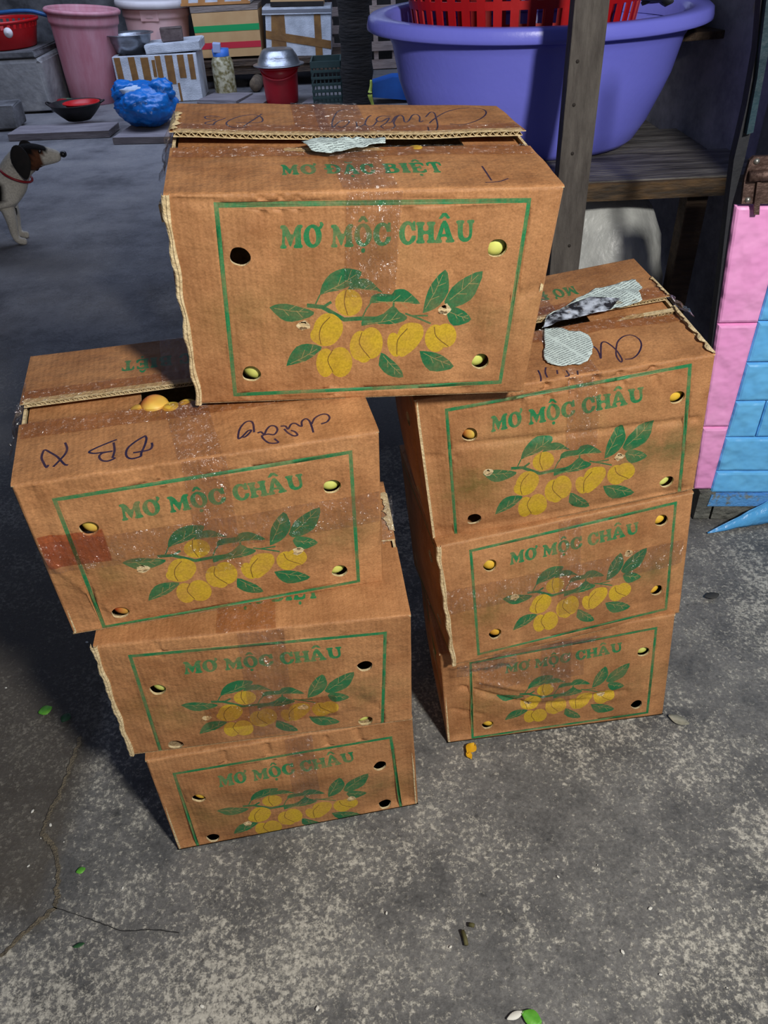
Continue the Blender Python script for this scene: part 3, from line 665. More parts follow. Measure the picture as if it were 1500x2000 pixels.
def build_design():
    D = []
    # title
    Z = lambda x, y: happ(HA, (530 + x / 3.75, 400 + y / 3.75))
    for ch, x0, x1, yb, yt in (('M', 45, 207, 320, 150), ('Ơ', 212, 345, 312, 148), ('M', 412, 575, 308, 143), ('Ộ', 580, 710, 300, 137), ('C', 718, 847, 295, 133), ('C', 908, 1030, 288, 124), ('H', 1035, 1176, 280, 122), ('Â', 1170, 1318, 277, 113), ('U', 1332, 1467, 268, 110)):
        sl = -0.036
        D += glyph_polys(ch, lambda x, y: Z(x0 + (x1 - x0) * x, yb + (yt - yb) * y + sl * (x1 - x0) * (x - .5)))
    Q = lambda p: happ(HA, (500 + p[0] / 3.261, 500 + p[1] / 3.261))
    leaves = [
     ([(385, 245), (400, 180), (450, 110), (530, 75), (600, 80), (650, 97), (630, 140), (575, 185), (500, 215), (440, 225)], (388, 242), (640, 100)),
     ([(560, 208), (600, 150), (660, 138), (710, 155), (750, 195), (785, 228), (740, 215), (660, 205)], (580, 195), (770, 215)),
     ([(700, 295), (712, 250), (760, 232), (840, 238), (860, 210), (920, 205), (970, 240), (1025, 300), (960, 295), (900, 285), (800, 285)], (710, 280), (1010, 290)),
     ([(650, 440), (655, 400), (720, 385), (790, 360), (850, 310), (890, 350), (940, 380), (920, 410), (830, 430), (740, 425)], (660, 430), (920, 385)),
     ([(70, 325), (110, 305), (180, 300), (260, 320), (350, 350), (320, 385), (210, 415), (140, 395)], (75, 326), (340, 355)),
     ([(178, 698), (195, 640), (240, 575), (310, 555), (400, 575), (370, 615), (300, 665)], (182, 695), (390, 578)),
     ([(760, 690), (775, 610), (830, 645), (890, 700), (920, 768), (850, 765), (795, 735)], (775, 615), (915, 763)),
     ([(1022, 600), (1090, 605), (1170, 630), (1245, 700), (1180, 728), (1090, 728), (1040, 670)], (1026, 604), (1240, 700)),
     ([(1040, 360), (1060, 260), (1100, 170), (1185, 85), (1208, 150), (1205, 230), (1150, 310), (1090, 345)], (1045, 356), (1183, 92)),
     ([(1180, 290), (1230, 200), (1320, 135), (1430, 97), (1400, 200), (1350, 280), (1250, 325), (1200, 320)], (1190, 300), (1424, 102)),
     ([(1195, 350), (1230, 320), (1310, 350), (1355, 402), (1310, 430), (1240, 442), (1205, 400)], (1205, 352), (1348, 402))]
    stems = [([(310, 310), (400, 320), (480, 365), (540, 400), (640, 392), (760, 392)], 26), ([(400, 325), (455, 290)], 18), ([(360, 300), (385, 245)], 9), ([(655, 385), (680, 330), (708, 292)], 8), ([(852, 330), (856, 230)], 12), ([(1090, 425), (1020, 395), (930, 362)], 12), ([(960, 376), (1072, 376)], 10)]
    for pts, w in stems:
        for q in ribbon(pts, w): D.append(([Q(p) for p in q], MI['leaf']))
    fruits = [
     ([ell(568, 292, 86, 86)], [(552, 210), (540, 290), (562, 370)]),
     ([ell(385, 500, 58, 55), [(345, 545), (345, 430), (400, 362), (470, 360), (530, 410), (535, 480), (480, 560), (410, 575)]], [(450, 385), (400, 440), (384, 500), (395, 560)]),
     ([ell(425, 677, 60, 92), ell(517, 672, 76, 97)], [(468, 595), (438, 660), (472, 742)]),
     ([ell(640, 565, 64, 95, 22, .1), ell(665, 628, 45, 46), ell(712, 548, 74, 101)], [(652, 482), (638, 555), (702, 642)]),
     ([ell(862, 560, 46, 78, 22, -.2), [(875, 600), (868, 520), (900, 440), (960, 415), (1040, 430), (1050, 500), (1000, 580), (905, 650)]], [(942, 458), (882, 530), (876, 622)]),
     ([ell(1125, 520, 70, 88), ell(1190, 503, 70, 76)], [(1115, 448), (1130, 510), (1207, 572)])]
    for shapes, gr in fruits:
        for s in shapes: D.append(([Q(p) for p in (chaikin(s, 2) if len(s) < 12 else s)], MI['yellow']))
        for q in ribbon(smooth_line(gr, 4), 6): D.append(([Q(p) for p in q], MI['groove']))
    for poly, a, b in leaves:
        D.append(([Q(p) for p in smooth_line(poly + [poly[0]], 2)[:-1]], MI['leaf']))
        a = np.array(a, float); b = np.array(b, float); d = b - a; n = np.array([-d[1], d[0]])
        v = [(tuple(a + d * .1), tuple(a + d * .5 + n * .02), tuple(a + d * .9))]
        for k, sgn in ((.3, 1), (.45, -1), (.62, 1), (.7, -1)): v.append((tuple(a + d * k), tuple(a + d * (k + .16) + n * sgn * .14)))
        for ln in v:
            for q in ribbon(ln, 3.6): D.append(([Q(p) for p in q], MI['vein']))
    # green border line, slightly thicker at the sides
    t, u = 0.0135, 0.022
    D += [([(0, 0), (1, 0), (1, u), (0, u)], 1), ([(0, 1 - u), (1, 1 - u), (1, 1), (0, 1)], 1), ([(0, 0), (t, 0), (t, 1), (0, 1)], 1), ([(1 - t, 0), (1, 0), (1, 1), (1 - t, 1)], 1)]
    return D
DESIGN = build_design()
def flap_text(text, cx, cy, L, h, rot=False):
    wd_ = dict(M=1.0, I=.5, C=.85, T=.9); adv = []
    x = 0
    for ch in text:
        if ch == ' ': x += .45; continue
        w = wd_.get(ch, .92); adv.append((ch, x, w)); x += w + .1
    k = L / (x - .1); out = []; sg = -1 if rot else 1
    for ch, x0, w in adv:
        out += glyph_polys(ch, lambda a, b: (cx + sg * ((x0 + a * w) * k - L / 2), cy + sg * (b - .5) * h))
    return out

# ---------------------------------------------------------------- cardboard panel
RN = 0.005
def rnd(d, r=RN):
    if d >= r: return d, 0.0
    th = math.pi / 4 * (1 - max(d, 0) / r)
    return r - r * math.sin(th), r * (1 - math.cos(th))
class Quad:
    """bilinear patch TL TR BL BR with rounded edges (L R B T) and a displacement field"""
    def __init__(s, TL, TR, BL, BR, w, h, round_='', disp=None, inset=0.0):
        s.c = [np.asarray(p, float) for p in (TL, TR, BL, BR)]; s.w = w; s.h = h; s.rd = round_; s.disp = disp
        n = np.cross(s.c[1] - s.c[2], s.c[0] - s.c[3]); s.n = n / np.linalg.norm(n)
        s.H = None
    def base(s, x, y):
        a, b = x / s.w, y / s.h; TL, TR, BL, BR = s.c
        return (BL * (1 - a) + BR * a) * (1 - b) + (TL * (1 - a) + TR * a) * b
    def __call__(s, x, y, off=0.0):
        i = 0.0; x0, y0 = x, y
        if 'L' in s.rd and x < RN: x, e = rnd(x0); i += e
        if 'R' in s.rd and s.w - x0 < RN: d, e = rnd(s.w - x0); x = s.w - d; i += e
        if 'B' in s.rd and y < RN: y, e = rnd(y0); i += e
        if 'T' in s.rd and s.h - y0 < RN: d, e = rnd(s.h - y0); y = s.h - d; i += e
        d = s.disp(x0, y0) if s.disp else 0.0
        return s.base(x, y) + s.n * (d - i + off)
    def px(s, u, v):
        if s.H is None: s.H = homog([proj(p) for p in s.c], [(0, s.h), (s.w, s.h), (0, 0), (s.w, 0)])
        return happ(s.H, (u, v))
def area2(p): return sum(p[i][0] * p[(i + 1) % len(p)][1] - p[(i + 1) % len(p)][0] * p[i][1] for i in range(len(p)))
def clip_poly(p, w, h):
    for ax, lim, sg in ((0, 0, 1), (0, w, -1), (1, 0, 1), (1, h, -1)):
        o = []
        for i in range(len(p)):
            a, b = p[i], p[(i + 1) % len(p)]; da, db = (a[ax] - lim) * sg, (b[ax] - lim) * sg
            if da >= 0: o.append(a)
            if (da >= 0) != (db >= 0): t = da / (da - db); o.append((a[0] + (b[0] - a[0]) * t, a[1] + (b[1] - a[1]) * t))
        p = o
        if len(p) < 3: return []
    return p
def panel(name, parent, org, Q, nx, ny, paints, mats, thick=0.004, frame_inv=None, cuts=()):
    """triangulated card panel: print flush in the sheet, holes cut through, cut edges showing the liner.
    paints: (polygon in metres, material index or -1 for a hole), later ones win"""
    w, h = Q.w, Q.h; org = np.asarray(org, float)
    xs = sorted(set(np.round(np.concatenate([np.linspace(0, w, nx + 1), [RN / 3, 2 * RN / 3, RN, w - RN, w - 2 * RN / 3, w - RN / 3]]), 6)))
    ys = sorted(set(np.round(np.concatenate([np.linspace(0, h, ny + 1), [RN / 3, 2 * RN / 3, RN, h - RN, h - 2 * RN / 3, h - RN / 3]]), 6)))
    V = [Vector((x, y)) for y in ys for x in xs]
    k = len(xs); r = len(ys)
    E = [(i, i + 1) for i in range(k - 1)] + [((r - 1) * k + i, (r - 1) * k + i + 1) for i in range(k - 1)] + [(j * k, (j + 1) * k) for j in range(r - 1)] + [(j * k + k - 1, (j + 1) * k + k - 1) for j in range(r - 1)]
    F = []; fm = []
    for poly, mi in paints:
        p = clip_poly([(float(a), float(b)) for a, b in poly], w, h)
        if len(p) < 3 or abs(area2(p)) < 1e-9: continue
        if area2(p) < 0: p = p[::-1]
        b0 = len(V); V += [Vector(q) for q in p]; F.append(list(range(b0, len(V)))); fm.append(mi)
    res = delaunay_2d_cdt(V, E, F, 0, 1e-6)
    v2, tris, of = res[0], res[2], res[5]
    keep = []; mi_ = []
    for t, o in zip(tris, of):
        m = fm[max(o)] if o else 0
        if m == -1: continue
        a = [v2[i] for i in t]
        if abs((a[1].x - a[0].x) * (a[2].y - a[0].y) - (a[2].x - a[0].x) * (a[1].y - a[0].y)) < 1e-12: continue
        keep.append(tuple(t)); mi_.append(m)
    used = sorted({i for t in keep for i in t}); ix = {o: n for n, o in enumerate(used)}
    pts2 = [v2[i] for i in used]; N = len(pts2)
    top = [Q(p.x, p.y) - org for p in pts2]; bot = [p - Q.n * thick for p in top]
    tris = [tuple(ix[i] for i in t) for t in keep]
    cnt = {}
    for t in tris:
        for a, b in ((t[0], t[1]), (t[1], t[2]), (t[2], t[0])):
            cnt[(a, b)] = 1
    bnd = [(a, b) for (a, b) in cnt if (b, a) not in cnt]
    verts = top + bot; uvs = pts2 + pts2
    faces = list(tris) + [(t[2] + N, t[1] + N, t[0] + N) for t in tris]
    last = len(mats) - 1
    fmi = mi_ + [last] * len(tris)
    for a, b in bnd:
        j = len(verts); verts += [top[a], top[b], bot[b], bot[a]]; uvs = uvs + [pts2[a], pts2[b], pts2[b], pts2[a]]
        faces.append((j + 1, j, j + 3, j + 2)); fmi.append(last)
    me = mesh_py(name, verts, faces)
    me.polygons.foreach_set('material_index', fmi)
    sm = [True] * (2 * len(tris)) + [False] * len(bnd); me.polygons.foreach_set('use_smooth', sm)
    li = np.empty(len(me.loops), int); me.loops.foreach_get('vertex_index', li)
    uv = np.array([(p.x, p.y) for p in uvs]); a = me.uv_layers.new(name='metric'); a.data.foreach_set('uv', uv[li].ravel())
    if frame_inv is not None:
        Hm = frame_inv; q = np.c_[uv, np.ones(len(uv))] @ Hm.T; pr = q[:, :2] / q[:, 2:3]
    else: pr = uv / np.array([w, h]) + 5.0
    b_ = me.uv_layers.new(name='print'); b_.data.foreach_set('uv', pr[li].ravel())
    return link(name, me, mats, parent)
def make_disp(Q, bulge, feats):
    w, h = Q.w, Q.h
    def f(x, y):
        a, b = x / w, y / h
        d = bulge * 16 * a * (1 - a) * b * (1 - b); dc = 0.0
        for ft in feats:
            p, q = ft[1], ft[2]; dx, dy = q[0] - p[0], q[1] - p[1]; L = math.hypot(dx, dy)
            t = ((x - p[0]) * dx + (y - p[1]) * dy) / (L * L); s_ = ((x - p[0]) * dy - (y - p[1]) * dx) / L   # + on the right side
            if ft[0] == 'c':
                tt = min(max(t, 0), 1); ex, ey = x - (p[0] + dx * tt), y - (p[1] + dy * tt); r = math.hypot(ex, ey)
                fade = 1.0 if len(ft) < 6 else max(0.0, 1 - tt)
                dc += ft[3] * math.exp(-(r / ft[4]) ** 2) * fade
            else:
                if s_ > 0: d -= min(ft[3] * s_, ft[4])
        e = min(x, w - x, y, h - y) / 0.016
        d *= min(1.0, max(0.0, e)) if bulge is not None else 1
        d += dc * min(1.0, max(0.0, e * 2.7))
        d += 0.0016 * noise.noise(Vector((x * 16, y * 16, w * 100 + h * 37))) * min(1.0, max(0.0, e))
        return d
    return f
def strip_on(name, parent, org, pts_fn, nu, nv, m):
    """thin strip mesh from pts_fn(u, v) in 0..1"""
    vs = [pts_fn(i / nu, j / nv) - org for j in range(nv + 1) for i in range(nu + 1)]
    fs = [(j * (nu + 1) + i, j * (nu + 1) + i + 1, (j + 1) * (nu + 1) + i + 1, (j + 1) * (nu + 1) + i) for j in range(nv) for i in range(nu)]
    return link(name, mesh_py(name, vs, fs), m, parent, True)
# ---------------------------------------------------------------- the seven fruit boxes
BW, BD = 0.45, 0.3253
POSE = {  # x, y, z, yaw, pitch, roll, height
 'A': (-0.0185, 0.9222, 0.821, 0.107, 0.0997, 0.0607, 0.28), 'B': (-0.2275, 0.8066, 0.5487, 0.2124, 0.054, 0.016, 0.273),
 'C': (-0.1965, 0.767, 0.287, 0.1008, 0.0292, 0.0215, 0.2606), 'D': (-0.1828, 0.7739, 0.0015, 0.1562, -0.0006, 0.0036, 0.2762),
 'E': (0.3006, 1.0084, 0.5279, 0.0989, 0.0419, -0.1004, 0.2743), 'F': (0.3332, 0.9788, 0.2577, 0.1586, -0.0973, -0.0761, 0.272),
 'G': (0.3342, 0.9668, -0.0015, 0.062, -0.0825, -0.0653, 0.269)}
OBS = {
 'A': dict(FTL=(318, 380), FTR=(1104, 363), FBL=(388, 790), FBR=(1022, 767), BTL=(346, 200), BTR=(968, 205)),
 'B': dict(FTL=(20, 950), FTR=(741, 843), FBL=(143, 1240), FBR=(749, 1137), BTL=(60, 694)),
 'C': dict(FTL=(181, 1263), FTR=(803, 1202), FBL=(257, 1475), FBR=(805, 1407)),
 'D': dict(FTL=(283, 1487), FTR=(806, 1402), FBL=(348, 1661), FBR=(817, 1571)),
 'E': dict(FTL=(808, 782), FTR=(1399, 692), FBL=(846, 1064), FBR=(1356, 956), BTR=(1236, 503)),
 'F': dict(FTL=(854, 1068), FTR=(1356, 962), FBL=(886, 1300), FBR=(1328, 1197)),
 'G': dict(FTL=(858, 1278), FTR=(1320, 1200), FBL=(874, 1452), FBR=(1295, 1396))}
FRAMES = {  # printed border in the photograph: TL TR BL BR
 'A': [(414, 397), (1036, 387), (454, 774), (978, 750)], 'B': [(99, 973), (686, 879), (199, 1229), (702, 1137)],
 'C': [(252, 1277), (757, 1232), (313, 1470), (751, 1419)], 'D': [(338, 1508), (767, 1436), (390, 1668), (790, 1597)],
 'E': [(875, 798), (1356, 709), (894, 1060), (1332, 972)], 'F': [(917, 1074), (1323, 979), (933, 1280), (1303, 1191)],
 'G': [(912, 1293), (1281, 1224), (917, 1445), (1263, 1393)]}
HOLES = {  # px centre, what shows behind it
 'A': [(465, 501, 'dark', 'upper left'), (967, 485, 'green', 'upper right'), (488, 729, 'green', 'lower left'), (935, 706, 'green', 'lower right')],
 'B': [(171, 1031, 'red', 'upper left'), (645, 949, 'green', 'upper right'), (232, 1195, 'red', 'lower left'), (661, 1115, 'green', 'lower right')],
 'C': [(311, 1344, 'green', 'upper left'), (715, 1298, None, ''), (347, 1457, None, ''), (717, 1409, 'green', 'lower right')],
 'D': [(391, 1554, 'yellow', 'upper left'), (744, 1491, None, ''), (422, 1648, None, ''), (756, 1586, None, '')],
 'E': [(927, 846, 'red', 'upper left'), (1328, 774, 'yellow', 'upper right'), (934, 1011, None, ''), (1308, 940, 'green', 'lower right')],
 'F': [(958, 1104, 'yellow', 'upper left'), (1292, 1016, 'yellow', 'upper right'), (968, 1237, 'yellow', 'lower left'), (1283, 1153, 'yellow', 'lower right')],
 'G': [(1251, 1272, 'green', 'upper right'), (947, 1420, 'yellow', 'lower left'), (1238, 1376, None, '')]}
TORN = {'A': [(587, 634), (862, 604)], 'B': [(275, 1108), (578, 1073)], 'C': [(408, 1398), (596, 1377)], 'D': [(487, 1606), (690, 1556)],
        'E': [(963, 918), (1221, 887)], 'F': [(1228, 1080), (1005, 1165)], 'G': [(1022, 1376), (1165, 1356)]}
FEAT = {
 'A': [('c', (505, 383), (505, 440), -.0030, .004, 1), ('c', (541, 383), (548, 450), -.0032, .004, 1), ('c', (572, 383), (580, 430), -.002, .004, 1), ('c', (1062, 562), (995, 585), -.0035, .006), ('c', (470, 660), (476, 780), .002, .006), ('c', (645, 700), (640, 770), -.002, .004), ('c', (340, 388), (420, 396), -.0025, .004)],
 'B': [('f', (62, 1076), (218, 1196), .10, .012), ('c', (70, 1080), (225, 1198), .0025, .005), ('c', (60, 965), (100, 1060), -.003, .010), ('c', (300, 905), (330, 985), -.0025, .004, 1), ('c', (420, 880), (410, 940), -.002, .005, 1), ('c', (180, 950), (270, 945), .002, .004)],
 'C': [('c', (300, 1250), (320, 1275), -.002, .004), ('c', (545, 1225), (555, 1290), -.002, .004, 1), ('c', (700, 1360), (735, 1375), -.003, .010), ('c', (620, 1395), (740, 1365), .0015, .006)],
 'D': [('f', (290, 1500), (440, 1600), .10, .007), ('f', (722, 1520), (796, 1420), .10, .007), ('c', (400, 1540), (730, 1500), .004, .025), ('c', (440, 1470), (450, 1510), -.006, .0045, 1), ('c', (525, 1455), (540, 1500), -.006, .0045, 1), ('c', (640, 1440), (655, 1490), -.006, .0045, 1), ('c', (700, 1425), (715, 1460), -.006, .0045, 1)],
 'E': [('c', (905, 867), (1364, 818), -.005, .005), ('c', (1025, 760), (1040, 810), -.008, .0045, 1), ('c', (1085, 750), (1098, 815), -.008, .0045, 1), ('c', (1133, 742), (1142, 790), -.008, .0045, 1), ('c', (1180, 735), (1196, 790), -.008, .0045, 1), ('c', (1225, 728), (1240, 770), -.008, .0045, 1), ('c', (1285, 718), (1300, 765), -.008, .0045, 1), ('c', (840, 800), (850, 1040), -.005, .022), ('c', (830, 895), (900, 890), -.0025, .004), ('c', (860, 1040), (1340, 955), -.003, .008)],
 'F': [('c', (880, 1140), (895, 1280), .002, .006), ('c', (1010, 1280), (1130, 1262), -.002, .006), ('c', (1240, 1180), (1330, 1160), -.002, .008)],
 'G': [('c', (900, 1345), (1022, 1378), -.007, .006), ('c', (1022, 1378), (1140, 1368), -.005, .006), ('c', (1140, 1360), (1215, 1350), -.006, .006), ('f', (895, 1310), (1000, 1345), .06, .006), ('c', (1010, 1340), (1008, 1380), -.003, .004), ('c', (880, 1390), (940, 1400), -.003, .005), ('c', (930, 1330), (1010, 1345), .004, .006)]}
BOXLABEL = {
 'A': 'topmost cardboard fruit box, bridging the tops of both stacks', 'B': 'upper cardboard fruit box of the left stack, open seam showing apricots',
 'C': 'middle cardboard fruit box of the left stack', 'D': 'bottom cardboard fruit box of the left stack, crushed corners on the floor',
 'E': 'upper cardboard fruit box of the right stack with torn newspaper on its lid', 'F': 'middle cardboard fruit box of the right stack',
 'G': 'bottom cardboard fruit box of the right stack, creased across its front'}
BOXPLACE = {'A': 'the topmost box', 'B': 'the upper left box', 'C': 'the middle left box', 'D': 'the bottom left box', 'E': 'the upper right box', 'F': 'the middle right box', 'G': 'the bottom right box'}
TEXTFLAP = {'A': ('front', False), 'B': ('back', True), 'C': ('front', False), 'E': ('back', True), 'D': ('front', False), 'F': ('front', False), 'G': ('front', False)}
def rotm(y, p, r):
    cy, sy, cp, sp, cr, sr = math.cos(y), math.sin(y), math.cos(p), math.sin(p), math.cos(r), math.sin(r)
    return np.array([[cy, -sy, 0], [sy, cy, 0], [0, 0, 1]]) @ np.array([[1, 0, 0], [0, cp, -sp], [0, sp, cp]]) @ np.array([[cr, 0, sr], [0, 1, 0], [-sr, 0, cr]])
def box_corners(k):
    x, y, z, yaw, pt, rl, Hh = POSE[k]; R = rotm(yaw, pt, rl)
    L = dict(FBL=(-BW / 2, 0, 0), FBR=(BW / 2, 0, 0), FTL=(-BW / 2, 0, Hh), FTR=(BW / 2, 0, Hh), BTL=(-BW / 2, BD, Hh), BTR=(BW / 2, BD, Hh), BBL=(-BW / 2, BD, 0), BBR=(BW / 2, BD, 0))
    c = {n: R @ np.array(v) + np.array([x, y, z]) for n, v in L.items()}
    n = R @ np.array([0, -1.0, 0]); fit = dict(c)
    for q in ('FTL', 'FTR', 'FBL', 'FBR'): c[q] = plane_hit(*OBS[k][q], fit[q], n)
    up = R @ np.array([0, 0, 1.0])
    for q in ('BTL', 'BTR'):
        if q in OBS[k]: c[q] = plane_hit(*OBS[k][q], fit[q], up)
    if k in 'DG':
        for q in ('FBL', 'FBR'): c[q] = gp(*OBS[k][q], 0.002)
        for q in ('BBL', 'BBR'): c[q][2] = 0.002
    return c
CORN = {k: box_corners(k) for k in 'ABCDEFG'}
def zplane(P4, x, y):
    A = np.c_[[p[0] for p in P4], [p[1] for p in P4], np.ones(4)]; s = np.linalg.lstsq(A, np.array([p[2] for p in P4]), rcond=None)[0]
    return s[0] * x + s[1] * y + s[2]
# settle the stacks: the lid of a lower box sags so that it stays just under the box standing on it
for up, low in (('B', 'C'), ('C', 'D'), ('E', 'F'), ('F', 'G'), ('A', 'B'), ('A', 'E')):
    for q in ('BTL', 'BTR'):
        p = CORN[low][q]; zz = zplane([CORN[up][n] for n in ('FBL', 'FBR', 'BBL', 'BBR')], p[0], p[1]) - 0.004
        if low in 'CDFG': p[2] = zz if abs(zz - p[2]) < 0.06 else min(p[2], zz)

# one apricot mesh shared by all
def apricot_mesh():
    bm = bmesh.new(); bmesh.ops.create_uvsphere(bm, u_segments=28, v_segments=18, radius=1.0)
    for v in bm.verts:
        c = v.co; a = math.atan2(c.y, c.x); g = math.exp(-((a - math.pi / 2 + .5) / 0.16) ** 2) * (1 - abs(c.z) ** 4)
        r = 1.0 - 0.10 * g; c.x *= r * 0.98; c.y *= r; c.z *= 0.95
        if c.z > .7: c.z -= 0.18 * ((c.z - .7) / .3) ** 2
        c *= 0.0205
    return mesh_bm('apricot', bm)
APM = {}
for nm, m_ in (('green', AP_GREEN), ('yellow', AP_YELLOW), ('red', AP_RED)):
    me_ = apricot_mesh(); me_.materials.append(m_)
    for p in me_.polygons: p.use_smooth = True
    APM[nm] = me_
APN = dict(green='green', yellow='yellow', red='red-blushed')
def apricot(kind, loc, label, sc=1.0):
    o = bpy.data.objects.new('apricot', APM[kind]); COL.objects.link(o); o.location = [float(v) for v in loc]
    o.rotation_euler = (random.uniform(-.5, .5), random.uniform(-.5, .5), random.uniform(-.6, .9)); o.scale = (sc,) * 3
    tag(o, label, 'apricot', 'apricots inside the fruit boxes'); return o

WRITING = {
 ('A', 'back'): (0.0022, lambda x, y: (640 + x / 4.167, 190 + y / 4.167), [
   [(1040, 205), (1150, 210), (1250, 180), (1303, 130), (1270, 96), (1170, 88), (1050, 102), (960, 135), (905, 175), (880, 200)],
   [(845, 150), (880, 115), (912, 125), (930, 170), (945, 220), (935, 250), (905, 270), (880, 250), (870, 225)],
   [(830, 182), (802, 190), (800, 150), (775, 130), (740, 137), (715, 182), (685, 188), (672, 150), (650, 135), (622, 148), (600, 190), (612, 214), (590, 235)],
   [(650, 135), (610, 145), (585, 182), (560, 190)],
   [(575, 145), (510, 140), (470, 150), (462, 170), (500, 180), (560, 152), (540, 190), (500, 212), (522, 232)],
   [(465, 178), (440, 206), (400, 210), (372, 195), (388, 152), (415, 136)], [(372, 195), (345, 210), (312, 218), (300, 180)],
   [(300, 98), (200, 95), (140, 115), (108, 170), (110, 222), (170, 178), (230, 170), (240, 190), (190, 222), (150, 212)]]),
 ('A', 'back2'): (0.0022, lambda x, y: (340 + x / 5.0, 190 + y / 5.0), [
   [(480, 180), (400, 178), (330, 186), (350, 205), (440, 211), (350, 235), (335, 250), (400, 259), (418, 258), (450, 226), (545, 192)],
   [(770, 275), (660, 282), (580, 266), (555, 240), (600, 206), (700, 172), (820, 158), (900, 172), (930, 206), (900, 230), (790, 238), (655, 235)],
   [(915, 152), (820, 215), (735, 268)]]),
 ('A', 'front'): (0.0022, lambda x, y: (520 + x / 3.0, 300 + y / 3.0), [[(1285, 75), (1315, 115), (1342, 155)], [(1310, 167), (1380, 163), (1435, 145)]]),
 ('B', 'front'): (0.0030, lambda x, y: (50 + x / 5.357, 820 + y / 5.357), [
   [(235, 478), (215, 500), (185, 450), (165, 400), (175, 350), (200, 315), (260, 345), (330, 390), (400, 465), (435, 475)],
   [(410, 240), (430, 300), (410, 360), (350, 430), (290, 492)],
   [(945, 210), (850, 245), (740, 290), (660, 335), (700, 352), (780, 345), (900, 330)], [(915, 240), (925, 320), (905, 400)],
   [(895, 330), (800, 350), (765, 385), (790, 425), (850, 435), (910, 415), (930, 400)],
   [(1245, 170), (1150, 225), (1070, 290), (1045, 350), (1060, 395), (1110, 410), (1195, 385), (1205, 350), (1240, 270), (1258, 200), (1245, 170)],
   [(1125, 348), (1200, 335), (1290, 315), (1318, 280), (1315, 245)]]),
 ('B', 'front2'): (0.0028, lambda x, y: (440 + x / 6.25, 790 + y / 6.25), [
   [(345, 340), (335, 245), (305, 205), (240, 215), (180, 280), (155, 350), (155, 420), (210, 385), (270, 325), (310, 320), (280, 360), (230, 400), (190, 395)],
   [(390, 350), (430, 340), (470, 370), (520, 365), (590, 370), (630, 320), (610, 275), (550, 265), (500, 310), (470, 370), (440, 390), (480, 440), (540, 472), (640, 465), (595, 420)],
   [(675, 270), (730, 270), (760, 305), (800, 245), (850, 235), (900, 265), (930, 270)], [(715, 305), (760, 350), (830, 385), (875, 375), (850, 340), (800, 320)],
   [(930, 270), (930, 210), (975, 175), (1020, 200), (1050, 270), (1070, 340)], [(1050, 240), (1090, 165), (1170, 120), (1240, 120), (1270, 160), (1240, 210), (1170, 238)]]),
 ('E', 'front'): (0.0026, lambda x, y: (1000 + x / 5.556, 630 + y / 5.556), [
   [(1140, 415), (1220, 405), (1290, 350), (1335, 260), (1310, 190), (1230, 148), (1140, 165), (1070, 220), (1045, 290), (1040, 370), (1070, 430), (1095, 445), (1100, 410), (1050, 320), (980, 260), (920, 230), (880, 245), (870, 320), (865, 405), (840, 330), (795, 280), (740, 270)],
   [(180, 540), (205, 600), (210, 675)], [(262, 510), (255, 560), (275, 610)], [(380, 540), (385, 575)], [(480, 540), (510, 590), (470, 600)], [(600, 540), (605, 580)]]),
}
QUADS = {}; PANELS = {}
LIFT = {'A': (0.000, 0.011), 'B': (0.002, 0.010), 'E': (0.000, 0.006)}
def zig_edge(name, parent, org, p0, p1, out_dir, up, hgt, m, per=0.0085, depth=0.012, sag=None):
    """corrugated cut edge: two liners with a wave between them"""
    p0, p1, out_dir, up = (np.asarray(v, float) for v in (p0, p1, out_dir, up))
    L = np.linalg.norm(p1 - p0); n = int(L / per) * 2; vs = []; fs = []
    t = 0.0007
    def pt(a): return p0 + (p1 - p0) * a + (up * sag(a) if sag else 0)
    def ribbon3(rows):   # rows of (a, height)
        b = len(vs)
        for a, h_ in rows: vs.extend([pt(a) + up * h_ - org, pt(a) + up * h_ - out_dir * depth - org, pt(a) + up * (h_ - t) - org, pt(a) + up * (h_ - t) - out_dir * depth - org])
        for i in range(len(rows) - 1):
            q = b + 4 * i; fs.extend([(q, q + 4, q + 5, q + 1), (q + 2, q + 3, q + 7, q + 6), (q, q + 2, q + 6, q + 4)])
    m_ = max(8, n)
    ribbon3([(i / m_, 0.0) for i in range(m_ + 1)]); ribbon3([(i / m_, -hgt) for i in range(m_ + 1)])
    ribbon3([(i / m_, -0.0004 if i % 2 else -hgt + 0.0003) for i in range(m_ + 1)])
    return link(name, mesh_py(name, vs, fs), m, parent)
